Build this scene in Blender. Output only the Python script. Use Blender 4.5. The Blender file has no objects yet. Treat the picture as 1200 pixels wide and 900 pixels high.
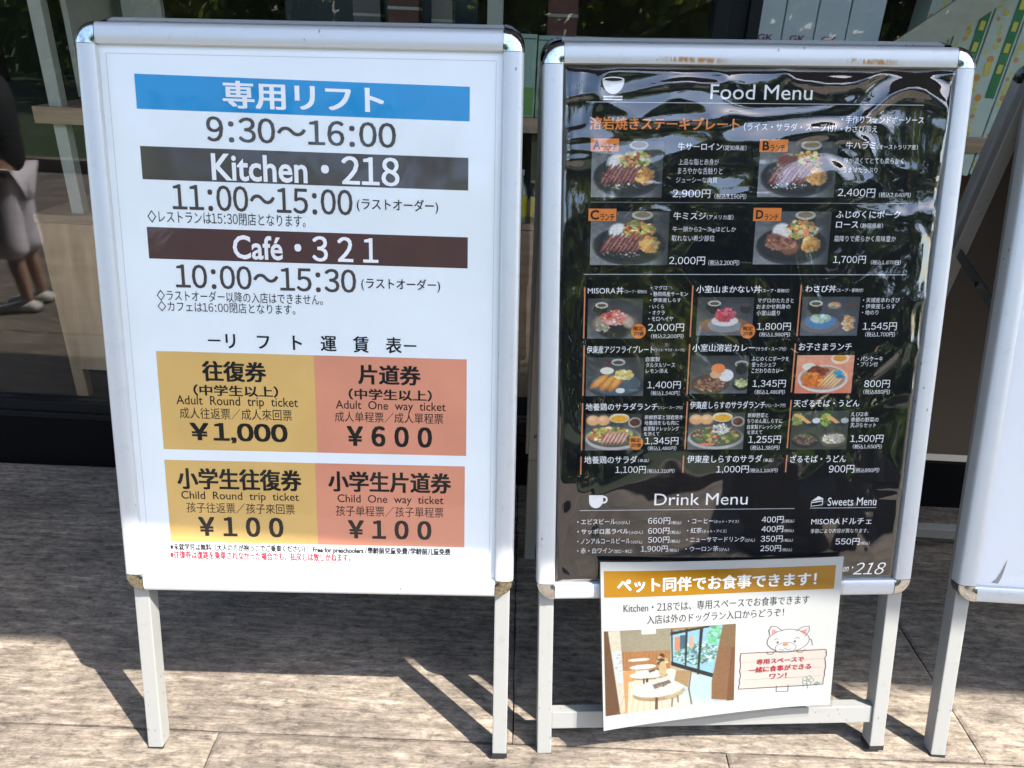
import bpy, bmesh, math, random
import numpy as np
from mathutils import Vector, Matrix
from math import radians, sin, cos, pi

random.seed(7)
rng = np.random.default_rng(11)
SC = bpy.context.scene
COL = SC.collection

# ------------------------------------------------------------------ camera
CAM_H = 1.155
PITCH, ROLL = 0.4399, 0.04263
cam_data = bpy.data.cameras.new("camera")
cam_data.sensor_width = 36.0
cam_data.lens = 872.98 / 1200.0 * 36.0
cam_data.clip_start = 0.02
cam_data.clip_end = 400.0
cam = bpy.data.objects.new("camera", cam_data)
COL.objects.link(cam)
_f = Vector((0, cos(PITCH), -sin(PITCH)))
_r = Vector((1, 0, 0))
_u = _r.cross(_f)
_r2 = cos(ROLL) * _r + sin(ROLL) * _u
_u2 = -sin(ROLL) * _r + cos(ROLL) * _u
cam.matrix_world = Matrix(((_r2.x, _u2.x, -_f.x, 0), (_r2.y, _u2.y, -_f.y, 0),
                           (_r2.z, _u2.z, -_f.z, CAM_H), (0, 0, 0, 1)))
SC.camera = cam

# ------------------------------------------------------------------ sky and sun
SUN_DIR = Vector((0.5135, -0.2965, 0.8055)).normalized()
SUN_EL = math.asin(SUN_DIR.z)
world = bpy.data.worlds.new("World")
SC.world = world
world.use_nodes = True
_wn = world.node_tree.nodes
_bg = _wn["Background"]
_sky = _wn.new("ShaderNodeTexSky")
_sky.sky_type = 'NISHITA'
_sky.sun_disc = False
_sky.sun_elevation = SUN_EL
_sky.sun_rotation = math.atan2(SUN_DIR.x, SUN_DIR.y)
_sky.air_density = 1.0
_sky.dust_density = 1.5
world.node_tree.links.new(_sky.outputs[0], _bg.inputs[0])
_bg.inputs[1].default_value = 0.15
sun_data = bpy.data.lights.new("sun", 'SUN')
sun_data.energy = 3.7
sun_data.angle = radians(0.5)
sun_data.color = (1.0, 0.93, 0.84)
sun = bpy.data.objects.new("sun", sun_data)
COL.objects.link(sun)
sun.rotation_euler = SUN_DIR.to_track_quat('Z', 'Y').to_euler()
sun.location = (3, -3, 6)
SC.view_settings.view_transform = 'Standard'
SC.view_settings.look = 'None'
SC.view_settings.exposure = 1.95
SC.view_settings.gamma = 1.0
SC.cycles.max_bounces = 8
SC.cycles.transparent_max_bounces = 12
SC.cycles.caustics_reflective = False
SC.cycles.caustics_refractive = False

# ------------------------------------------------------------------ helpers
def link(o, parent=None):
    COL.objects.link(o)
    if parent is not None:
        o.parent = parent
    return o

def tag(o, label=None, cat=None, group=None, kind=None):
    if label: o['label'] = label
    if cat: o['category'] = cat
    if group: o['group'] = group
    if kind: o['kind'] = kind
    return o

def empty(name, loc, rz=0.0):
    o = bpy.data.objects.new(name, None)
    o.empty_display_size = 0.05
    o.location = loc
    o.rotation_euler = (0, 0, rz)
    return link(o)

def mesh_obj(name, verts, faces, mat, parent=None, smooth=False, local=True):
    me = bpy.data.meshes.new(name)
    me.from_pydata([tuple(v) for v in verts], [], [tuple(f) for f in faces])
    me.materials.append(mat)
    if smooth:
        me.polygons.foreach_set("use_smooth", [True] * len(me.polygons))
    me.update()
    return link(bpy.data.objects.new(name, me), parent)

class Geo:
    """collects shapes for one mesh"""
    def __init__(s): s.v = []; s.f = []
    def add(s, vs, fs):
        n = len(s.v); s.v += [tuple(v) for v in vs]; s.f += [tuple(i + n for i in f) for f in fs]; return s
    def box(s, x0, x1, y0, y1, z0, z1, b=0.0, M=None):
        bm = bmesh.new()
        bmesh.ops.create_cube(bm, size=1.0)
        for v in bm.verts:
            v.co = Vector((x0 + (v.co.x + .5) * (x1 - x0), y0 + (v.co.y + .5) * (y1 - y0), z0 + (v.co.z + .5) * (z1 - z0)))
        if b > 0:
            bmesh.ops.bevel(bm, geom=bm.edges[:], offset=b, segments=2, profile=.6, affect='EDGES')
        bm.verts.ensure_lookup_table(); bm.normal_update()
        vs = [v.co.copy() for v in bm.verts]
        if M is not None: vs = [M @ v for v in vs]
        s.add(vs, [[v.index for v in f.verts] for f in bm.faces]); bm.free()
        return s
    def tube(s, pts, r, n=10, cap=True):
        pts = [Vector(p) for p in pts]
        rs = r if isinstance(r, (list, tuple)) else [r] * len(pts)
        vs = []; fs = []
        for i, p in enumerate(pts):
            d = (pts[min(i + 1, len(pts) - 1)] - pts[max(i - 1, 0)]).normalized()
            a = d.orthogonal().normalized() if i == 0 else (a - d * a.dot(d)).normalized()
            b2 = d.cross(a)
            for k in range(n):
                t = 2 * pi * k / n
                vs.append(p + (a * cos(t) + b2 * sin(t)) * rs[i])
        for i in range(len(pts) - 1):
            for k in range(n):
                k2 = (k + 1) % n
                fs.append((i * n + k, i * n + k2, (i + 1) * n + k2, (i + 1) * n + k))
        if cap:
            fs.append(tuple(range(n))[::-1]); fs.append(tuple((len(pts) - 1) * n + k for k in range(n)))
        return s.add(vs, fs)
    def lathe(s, prof, c, n=20):
        vs = []; fs = []
        for (r, z) in prof:
            for k in range(n):
                t = 2 * pi * k / n; vs.append((c[0] + r * cos(t), c[1] + r * sin(t), c[2] + z))
        for i in range(len(prof) - 1):
            for k in range(n):
                k2 = (k + 1) % n; fs.append((i * n + k, i * n + k2, (i + 1) * n + k2, (i + 1) * n + k))
        fs.append(tuple(range(n))[::-1]); fs.append(tuple((len(prof) - 1) * n + k for k in range(n)))
        return s.add(vs, fs)
    def map(s, fn): s.v = [tuple(fn(*v)) for v in s.v]; return s
    def obj(s, name, mat, parent=None, smooth=False):
        return mesh_obj(name, s.v, s.f, mat, parent, smooth)

# ------------------------------------------------------------------ materials
def new_mat(name):
    m = bpy.data.materials.new(name); m.use_nodes = True
    return m, m.node_tree.nodes, m.node_tree.links, m.node_tree.nodes["Principled BSDF"]

def simple(name, col, rough=.6, metal=0.0, noise=0.0, nscale=30, spec=.5, coat=0.0, bump=0.0, stretch=(1, 1, 1), rvar=0.0):
    m, N, L, P = new_mat(name)
    P.inputs["Base Color"].default_value = (*col, 1)
    P.inputs["Roughness"].default_value = rough
    P.inputs["Metallic"].default_value = metal
    P.inputs["Specular IOR Level"].default_value = spec
    P.inputs["Coat Weight"].default_value = coat
    P.inputs["Coat Roughness"].default_value = .06
    if noise > 0 or bump > 0 or rvar > 0:
        g = N.new("ShaderNodeNewGeometry"); mp = N.new("ShaderNodeMapping"); mp.inputs["Scale"].default_value = stretch
        L.new(g.outputs["Position"], mp.inputs["Vector"])
        n = N.new("ShaderNodeTexNoise"); n.inputs["Scale"].default_value = nscale; n.inputs["Detail"].default_value = 6
        L.new(mp.outputs[0], n.inputs["Vector"])
        if noise > 0:
            r = N.new("ShaderNodeMapRange"); r.inputs[1].default_value = .3; r.inputs[2].default_value = .7
            r.inputs[3].default_value = 1 - noise; r.inputs[4].default_value = 1 + noise
            L.new(n.outputs["Fac"], r.inputs[0])
            mx = N.new("ShaderNodeVectorMath"); mx.operation = 'SCALE'; mx.inputs[0].default_value = col
            L.new(r.outputs[0], mx.inputs["Scale"]); L.new(mx.outputs[0], P.inputs["Base Color"])
        if rvar > 0:
            r2 = N.new("ShaderNodeMapRange"); r2.inputs[1].default_value = .3; r2.inputs[2].default_value = .7
            r2.inputs[3].default_value = max(.02, rough - rvar); r2.inputs[4].default_value = rough + rvar
            L.new(n.outputs["Fac"], r2.inputs[0]); L.new(r2.outputs[0], P.inputs["Roughness"])
        if bump > 0:
            b = N.new("ShaderNodeBump"); b.inputs["Strength"].default_value = bump; b.inputs["Distance"].default_value = .002
            L.new(n.outputs["Fac"], b.inputs["Height"]); L.new(b.outputs[0], P.inputs["Normal"])
    return m

def math_node(N, op, a=None, b=None):
    n = N.new("ShaderNodeMath"); n.operation = op
    if a is not None: n.inputs[0].default_value = a
    if b is not None: n.inputs[1].default_value = b
    return n

def aluminium(name, base=(.60, .625, .64), rust=None):
    """satin anodised aluminium with fine scratches; rust = list of (x0, x1, z0, z1) stains in object space"""
    m, N, L, P = new_mat(name)
    P.inputs["Metallic"].default_value = .35
    P.inputs["Roughness"].default_value = .45
    tc = N.new("ShaderNodeTexCoord")
    n = N.new("ShaderNodeTexNoise"); n.inputs["Scale"].default_value = 55; n.inputs["Detail"].default_value = 8; n.inputs["Roughness"].default_value = .7
    L.new(tc.outputs["Object"], n.inputs["Vector"])
    cr = N.new("ShaderNodeValToRGB")
    cr.color_ramp.elements[0].position = .30; cr.color_ramp.elements[0].color = (base[0] * .90, base[1] * .90, base[2] * .89, 1)
    cr.color_ramp.elements[1].position = .44; cr.color_ramp.elements[1].color = (*base, 1)
    L.new(n.outputs["Fac"], cr.inputs[0])
    # scattered nicks
    v = N.new("ShaderNodeTexVoronoi"); v.inputs["Scale"].default_value = 95; v.feature = 'F1'
    mp = N.new("ShaderNodeMapping"); mp.inputs["Scale"].default_value = (1, 1, .45)
    L.new(tc.outputs["Object"], mp.inputs[0]); L.new(mp.outputs[0], v.inputs["Vector"])
    sel = math_node(N, 'LESS_THAN', b=.13); L.new(v.outputs["Distance"], sel.inputs[0])
    n2 = N.new("ShaderNodeTexNoise"); n2.inputs["Scale"].default_value = 9; L.new(tc.outputs["Object"], n2.inputs["Vector"])
    g2 = math_node(N, 'GREATER_THAN', b=.60); L.new(n2.outputs["Fac"], g2.inputs[0])
    mu = math_node(N, 'MULTIPLY'); L.new(sel.outputs[0], mu.inputs[0]); L.new(g2.outputs[0], mu.inputs[1])
    mix = N.new("ShaderNodeMixRGB"); mix.inputs["Color2"].default_value = (.16, .15, .14, 1)
    mf = math_node(N, 'MULTIPLY', b=.7); L.new(mu.outputs[0], mf.inputs[0])
    L.new(mf.outputs[0], mix.inputs[0]); L.new(cr.outputs[0], mix.inputs["Color1"])
    out = mix.outputs[0]
    for (x0, x1, z0, z1) in (rust or []):
        sx = N.new("ShaderNodeSeparateXYZ"); L.new(tc.outputs["Object"], sx.inputs[0])
        def win(sock, a, b2, soft):
            r = N.new("ShaderNodeMapRange"); r.interpolation_type = 'SMOOTHSTEP'
            r.inputs[1].default_value = a - soft; r.inputs[2].default_value = a + soft; L.new(sock, r.inputs[0])
            r2 = N.new("ShaderNodeMapRange"); r2.interpolation_type = 'SMOOTHSTEP'
            r2.inputs[1].default_value = b2 - soft; r2.inputs[2].default_value = b2 + soft
            r2.inputs[3].default_value = 1; r2.inputs[4].default_value = 0; L.new(sock, r2.inputs[0])
            q = math_node(N, 'MULTIPLY'); L.new(r.outputs[0], q.inputs[0]); L.new(r2.outputs[0], q.inputs[1]); return q.outputs[0]
        wx = win(sx.outputs[0], x0, x1, .02); wz = win(sx.outputs[2], z0, z1, .002)
        mp3 = N.new("ShaderNodeMapping"); mp3.inputs["Scale"].default_value = (1, 1, .25); L.new(tc.outputs["Object"], mp3.inputs[0])
        n3 = N.new("ShaderNodeTexNoise"); n3.inputs["Scale"].default_value = 160; n3.inputs["Detail"].default_value = 4; L.new(mp3.outputs[0], n3.inputs["Vector"])
        r3 = N.new("ShaderNodeMapRange"); r3.inputs[1].default_value = .38; r3.inputs[2].default_value = .52; L.new(n3.outputs["Fac"], r3.inputs[0])
        q = math_node(N, 'MULTIPLY'); L.new(wx, q.inputs[0]); L.new(wz, q.inputs[1])
        q2 = math_node(N, 'MULTIPLY'); L.new(q.outputs[0], q2.inputs[0]); L.new(r3.outputs[0], q2.inputs[1])
        mm = N.new("ShaderNodeMixRGB"); mm.inputs["Color2"].default_value = (.42, .24, .10, 1)
        L.new(q2.outputs[0], mm.inputs[0]); L.new(out, mm.inputs["Color1"]); out = mm.outputs[0]
    L.new(out, P.inputs["Base Color"])
    rr = N.new("ShaderNodeMapRange"); rr.inputs[3].default_value = .38; rr.inputs[4].default_value = .55
    L.new(n.outputs["Fac"], rr.inputs[0]); L.new(rr.outputs[0], P.inputs["Roughness"])
    return m

def glassy(name, ior=1.5, tint=(1, 1, 1), rough=0.0, bump=0.0, bscale=8, boost=1.0, haze=0.0):
    """thin clear sheet: fresnel mirror over a see-through film"""
    m = bpy.data.materials.new(name); m.use_nodes = True
    N = m.node_tree.nodes; L = m.node_tree.links; N.clear()
    out = N.new("ShaderNodeOutputMaterial"); mix = N.new("ShaderNodeMixShader")
    tr = N.new("ShaderNodeBsdfTransparent"); tr.inputs[0].default_value = (*tint, 1)
    gl = N.new("ShaderNodeBsdfGlossy"); gl.inputs["Roughness"].default_value = rough; gl.inputs[0].default_value = (1, 1, 1, 1)
    fr = N.new("ShaderNodeFresnel")
    # a thin sheet reflects alike from both sides, so undo the node's inversion on back faces
    gb = N.new("ShaderNodeNewGeometry"); rg = N.new("ShaderNodeMapRange")
    rg.inputs[3].default_value = ior; rg.inputs[4].default_value = 1.0 / ior
    L.new(gb.outputs["Backfacing"], rg.inputs[0]); L.new(rg.outputs[0], fr.inputs[0])
    if bump > 0:
        g = N.new("ShaderNodeNewGeometry"); n = N.new("ShaderNodeTexNoise"); n.inputs["Scale"].default_value = bscale; n.inputs["Detail"].default_value = 3
        n.inputs["Distortion"].default_value = .8
        L.new(g.outputs["Position"], n.inputs["Vector"])
        b = N.new("ShaderNodeBump"); b.inputs["Strength"].default_value = bump; b.inputs["Distance"].default_value = .01
        L.new(n.outputs["Fac"], b.inputs["Height"]); L.new(b.outputs[0], gl.inputs["Normal"]); L.new(b.outputs[0], fr.inputs["Normal"])
    mu = math_node(N, 'MULTIPLY', b=boost); mu.use_clamp = True
    L.new(fr.outputs[0], mu.inputs[0]); L.new(mu.outputs[0], mix.inputs[0])
    L.new(tr.outputs[0], mix.inputs[1]); L.new(gl.outputs[0], mix.inputs[2])
    last = mix.outputs[0]
    if haze > 0:
        df = N.new("ShaderNodeBsdfDiffuse"); df.inputs[0].default_value = (.8, .8, .8, 1)
        m2 = N.new("ShaderNodeMixShader"); m2.inputs[0].default_value = haze
        L.new(last, m2.inputs[1]); L.new(df.outputs[0], m2.inputs[2]); last = m2.outputs[0]
    L.new(last, out.inputs[0])
    return m

def paving(name, mortar=False):
    m, N, L, P = new_mat(name)
    g = N.new("ShaderNodeNewGeometry")
    oi = N.new("ShaderNodeObjectInfo")
    def noise(scale, stretch, detail=8, rough=.6, dist=0.0):
        mp = N.new("ShaderNodeMapping"); mp.inputs["Scale"].default_value = stretch
        L.new(g.outputs["Position"], mp.inputs[0])
        n = N.new("ShaderNodeTexNoise"); n.inputs["Scale"].default_value = scale; n.inputs["Detail"].default_value = detail
        n.inputs["Roughness"].default_value = rough; n.inputs["Distortion"].default_value = dist
        L.new(mp.outputs[0], n.inputs["Vector"]); return n.outputs["Fac"]
    big = noise(3.0, (1, 1.6, 1), 5, .55)
    streak = noise(11.0, (1, 7.0, 1), 12, .74, .5)
    fine = noise(110, (1, 3.4, 1), 6, .75)
    pit = noise(38, (1, 1.9, 1), 9, .75, .3)
    def ramp(f, stops):
        r = N.new("ShaderNodeValToRGB"); e = r.color_ramp.elements
        e[0].position, e[0].color = stops[0][0], (*stops[0][1], 1)
        e[1].position, e[1].color = stops[-1][0], (*stops[-1][1], 1)
        for p, c in stops[1:-1]:
            q = e.new(p); q.color = (*c, 1)
        L.new(f, r.inputs[0]); return r.outputs[0]
    def mixc(kind, fac, a, b):
        x = N.new("ShaderNodeMixRGB"); x.blend_type = kind
        if isinstance(fac, float): x.inputs[0].default_value = fac
        else: L.new(fac, x.inputs[0])
        L.new(a, x.inputs[1]); L.new(b, x.inputs[2]); return x.outputs[0]
    c = ramp(streak, [(.28, (.075, .064, .055)), (.42, (.165, .142, .120)), (.56, (.26, .224, .188)), (.70, (.41, .362, .308))])
    c2 = ramp(pit, [(.34, (.40, .39, .38)), (.46, (.84, .84, .82)), (.60, (1.16, 1.15, 1.11))])
    c = mixc('MULTIPLY', 1.0, c, c2)
    c3 = ramp(big, [(.34, (.66, .66, .67)), (.64, (1.22, 1.20, 1.17))])
    c = mixc('MULTIPLY', 1.0, c, c3)
    c4 = ramp(fine, [(.32, (.50, .49, .48)), (.5, (1, 1, 1)), (.72, (1.22, 1.22, 1.20))])
    c = mixc('MULTIPLY', .8, c, c4)
    # a little tone change from slab to slab
    rr = N.new("ShaderNodeMapRange"); rr.inputs[3].default_value = .92; rr.inputs[4].default_value = 1.06
    L.new(oi.outputs["Random"], rr.inputs[0])
    vm = N.new("ShaderNodeVectorMath"); vm.operation = 'SCALE'; L.new(c, vm.inputs[0]); L.new(rr.outputs[0], vm.inputs["Scale"])
    L.new(vm.outputs[0], P.inputs["Base Color"])
    P.inputs["Roughness"].default_value = .85
    P.inputs["Specular IOR Level"].default_value = .25
    ad = math_node(N, 'ADD'); L.new(streak, ad.inputs[0])
    a2 = math_node(N, 'MULTIPLY', b=.6); L.new(pit, a2.inputs[0]); L.new(a2.outputs[0], ad.inputs[1])
    ad2 = math_node(N, 'ADD'); L.new(ad.outputs[0], ad2.inputs[0])
    a3 = math_node(N, 'MULTIPLY', b=.25); L.new(fine, a3.inputs[0]); L.new(a3.outputs[0], ad2.inputs[1])
    b = N.new("ShaderNodeBump"); b.inputs["Strength"].default_value = .65; b.inputs["Distance"].default_value = .005
    L.new(ad2.outputs[0], b.inputs["Height"]); L.new(b.outputs[0], P.inputs["Normal"])
    return m

def wood(name, a, b, scale=6, stretch=(1, 1, 9), rough=.5):
    m, N, L, P = new_mat(name)
    g = N.new("ShaderNodeNewGeometry"); mp = N.new("ShaderNodeMapping"); mp.inputs["Scale"].default_value = stretch
    L.new(g.outputs["Position"], mp.inputs[0])
    n = N.new("ShaderNodeTexNoise"); n.inputs["Scale"].default_value = scale; n.inputs["Detail"].default_value = 6; n.inputs["Distortion"].default_value = 1.0
    L.new(mp.outputs[0], n.inputs["Vector"])
    r = N.new("ShaderNodeValToRGB"); r.color_ramp.elements[0].position = .3; r.color_ramp.elements[0].color = (*a, 1)
    r.color_ramp.elements[1].position = .7; r.color_ramp.elements[1].color = (*b, 1)
    L.new(n.outputs["Fac"], r.inputs[0]); L.new(r.outputs[0], P.inputs["Base Color"]); P.inputs["Roughness"].default_value = rough
    return m

def vcol_mat(name, rough=.5):
    m, N, L, P = new_mat(name)
    a = N.new("ShaderNodeVertexColor"); a.layer_name = "Col"
    L.new(a.outputs[0], P.inputs["Base Color"]); P.inputs["Roughness"].default_value = rough
    return m

M = {}
M['paving'] = paving("stamped concrete")
M['lawn'] = simple("lawn green", (.035, .055, .018), .9, noise=.5, nscale=30, bump=1.0)
M['mortar'] = simple("dark joint sand", (.035, .032, .03), .95, noise=.3, nscale=200)
M['alu'] = aluminium("anodised aluminium")
M['alu_leg'] = aluminium("leg aluminium", (.36, .37, .36))
M['alu_rust'] = aluminium("aluminium with rust", rust=[(-.185, -.105, 1.127, 1.1335), (.08, .15, 1.134, 1.141)])
M['chrome'] = simple("scuffed chrome", (.62, .64, .65), .16, 1.0, noise=.25, nscale=260, rvar=.12)
M['brass'] = simple("worn brassy chrome", (.40, .37, .28), .30, 1.0, noise=.4, nscale=200, rvar=.15)
M['rubber'] = simple("black rubber", (.012, .012, .012), .7)
M['backing'] = simple("grey backing board", (.095, .082, .072), .7)
M['steel_dark'] = simple("dull stay steel", (.16, .17, .17), .45, .6)
M['paper'] = simple("white poster paper", (.82, .87, .875), .55, spec=.3, noise=.035, nscale=7)
M['paper3'] = simple("blank white poster", (.83, .85, .87), .5)
M['black_paper'] = simple("black menu print", (.006, .007, .009), .5, spec=.06)
M['film'] = glassy("clear cover film", 1.45, rough=.05, bump=.09, bscale=5)
M['film_wrinkled'] = glassy("wrinkled clear film", 1.62, rough=.03, bump=0.0, boost=1.8)
M['glass'] = glassy("shop window glass", 1.52, tint=(.96, .97, .96), rough=0.0, boost=.95)
M['mullion'] = simple("black window frame", (.008, .009, .010), .45, .0, spec=.2)
M['base_black'] = simple("black plinth", (.003, .003, .0035), .7, spec=.1)
M['wall'] = simple("charcoal render", (.09, .09, .09), .85, noise=.15, nscale=40)
M['soffit'] = simple("timber soffit", (.14, .12, .10), .7, noise=.3, nscale=8, stretch=(1, 12, 1))
M['oak'] = wood("pale oak", (.40, .25, .135), (.60, .41, .25), 5, (3, 3, .6))
M['oak_h'] = wood("brown oak", (.30, .19, .11), (.46, .31, .20), 7, (.7, 6, 6))
M['walnut'] = wood("orange brown wood", (.34, .17, .08), (.52, .29, .15), 7, (.7, 6, 6))
M['rack'] = simple("pale painted steel", (.42, .43, .38), .5, noise=.06)
M['floor'] = wood("shop floor", (.07, .055, .045), (.12, .095, .075), 4, (1, 5, 1), .35)
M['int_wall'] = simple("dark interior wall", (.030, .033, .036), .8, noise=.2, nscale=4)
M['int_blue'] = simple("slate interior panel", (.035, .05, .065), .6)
M['vcol'] = vcol_mat("photo print")
COLOR = {
    'w': (.88, .88, .88), 'wi': (.88, .88, .88), 'k': (.016, .014, .014), 'd': (.075, .062, .058), 'd3': (.045, .045, .05), 'r': (.55, .02, .04), 'r3': (.36, .006, .03),
    'o': (.80, .24, .055), 'blue': (.003, .265, .57), 'grey': (.07, .062, .058), 'brown': (.085, .045, .042),
    'yellow': (.69, .44, .145), 'coral': (.69, .285, .175), 'orange': (.78, .235, .05), 'obar': (.62, .25, .12),
    'line': (.50, .52, .54), 'dot': (.16, .17, .18), 'gold': (.36, .165, .004),
}
INK = {k: simple("ink " + k, c, .5, spec=.15, noise=.06, nscale=9) for k, c in COLOR.items()}

# ------------------------------------------------------------------ printed text
_tc = {}
def _run(body, weight, shear=0.0):
    c = bpy.data.curves.new("lettering", 'FONT')
    c.body = body; c.offset = weight; c.resolution_u = 3; c.shear = shear
    o = bpy.data.objects.new("lettering", c); COL.objects.link(o)
    dg = bpy.context.evaluated_depsgraph_get()
    me = bpy.data.meshes.new_from_object(o.evaluated_get(dg))
    n = len(me.vertices); co = np.empty(n * 3); me.vertices.foreach_get("co", co); co = co.reshape(-1, 3)[:, :2]
    fs = [tuple(p.vertices) for p in me.polygons]
    bpy.data.objects.remove(o); bpy.data.curves.remove(c); bpy.data.meshes.remove(me)
    return co, fs
_gc = {}
def _glyph(ch, weight):
    if (ch, weight) not in _gc: _gc[(ch, weight)] = _run(ch, weight)
    return _gc[(ch, weight)]
def text_shape(body, weight=0.0, shear=0.0):
    """unit-box outline of a line of text; digits are set in the gothic face, closely spaced"""
    key = (body, weight, shear)
    if key in _tc: return _tc[key]
    runs = []
    for ch in body:
        k = 'd' if ch in '0123456789,:' else ('c' if ord(ch) > 0x2000 else 'l')
        if ch in ',:' and not (runs and runs[-1][0] == 'd'): k = 'l'
        if runs and runs[-1][0] == k: runs[-1][1] += ch
        else: runs.append([k, ch])
    parts = []; x = 0.0
    bold = max(0.0, weight); thin = min(0.0, weight)
    for k, r in runs:
        if k == 'd':
            for ch in r:
                if ch == ',': co, fs = _glyph(',', 0.0); parts.append((co + [x + .02, 0], fs, k)); x += .26
                elif ch == ':':
                    co, fs = _glyph('：', 0.0); m = co[:, 0].mean() if len(co) else 0; parts.append((co + [x + .21 - m, -.02], fs, k)); x += .42
                else:
                    co, fs = _glyph(chr(ord(ch) + 0xFEE0), 0.0); m = .5 * (co[:, 0].min() + co[:, 0].max()); parts.append((co + [x + .31 - m, 0], fs, k)); x += .63
        elif k == 'c':
            co, fs = _run(r, thin)
            if len(co): parts.append((co + [x, 0], fs, k))
            x += len(r)
        else:
            co, fs = _run(r, (0.0 if 'M' in r else weight), shear)
            if len(co): parts.append((co + [x + .04 - co[:, 0].min(), 0], fs, k)); x += co[:, 0].max() - co[:, 0].min() + .10
            else: x += .3
    V = []; F = []; Z = []; n = 0
    for co, fs, k in parts:
        # bold strokes: the print is struck several times a hair apart
        sh = [(0, 0)] if (k == 'l' or bold < .004) else [(-bold, -bold * .5), (bold, -bold * .5), (-bold, bold * .5), (bold, bold * .5)]
        for q, (dx, dy) in enumerate(sh):
            V.append(co + [dx, dy]); Z += [q] * len(co); F += [tuple(i + n for i in f) for f in fs]; n += len(co)
    co = np.concatenate(V)
    if shear and runs[0][0] == 'd': co[:, 0] += co[:, 1] * shear
    lo = co.min(0); hi = co.max(0)
    _tc[key] = (np.column_stack([(co - lo) / (hi - lo), Z]), F)
    return _tc[key]

def print_text(body, u0, u1, v0, v1, ink, weight, fn, d, parent, name="lettering"):
    """lettering fitted into the box u0..u1, v0..v1 (mm) and carried onto a surface by fn(u, v, d)"""
    co, fs = text_shape(body, weight, .35 if ink == 'wi' else 0.0)
    vs = [fn((u0 + (u1 - u0) * a) / 1000, (v0 + (v1 - v0) * b) / 1000, d + 2.5e-5 * z) for a, b, z in co]
    return mesh_obj(name, vs, fs, INK[ink], parent)

def print_poly(name, pts, ink, fn, d, parent):
    vs = [fn(a / 1000, b / 1000, d) for a, b in pts]
    return mesh_obj(name, vs, [tuple(range(len(vs)))], INK[ink] if isinstance(ink, str) else ink, parent)

def print_image(name, img, u0, u1, v0, v1, fn, d, parent):
    """img: h x w x 3 sRGB array printed as point colours on a fine grid"""
    h, w, _ = img.shape
    lin = np.where(img <= .04045, img / 12.92, ((np.clip(img, 0, 1) + .055) / 1.055) ** 2.4)
    vs = []
    for j in range(h):
        v = v1 + (v0 - v1) * j / (h - 1)
        for i in range(w):
            vs.append(fn((u0 + (u1 - u0) * i / (w - 1)) / 1000, v / 1000, d))
    fs = [(j * w + i, (j + 1) * w + i, (j + 1) * w + i + 1, j * w + i + 1) for j in range(h - 1) for i in range(w - 1)]
    o = mesh_obj(name, vs, fs, M['vcol'], parent)
    at = o.data.color_attributes.new("Col", 'FLOAT_COLOR', 'POINT')
    buf = np.ones((h * w, 4)); buf[:, :3] = lin.reshape(-1, 3)
    at.data.foreach_set("color", buf.ravel())
    return o

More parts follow.
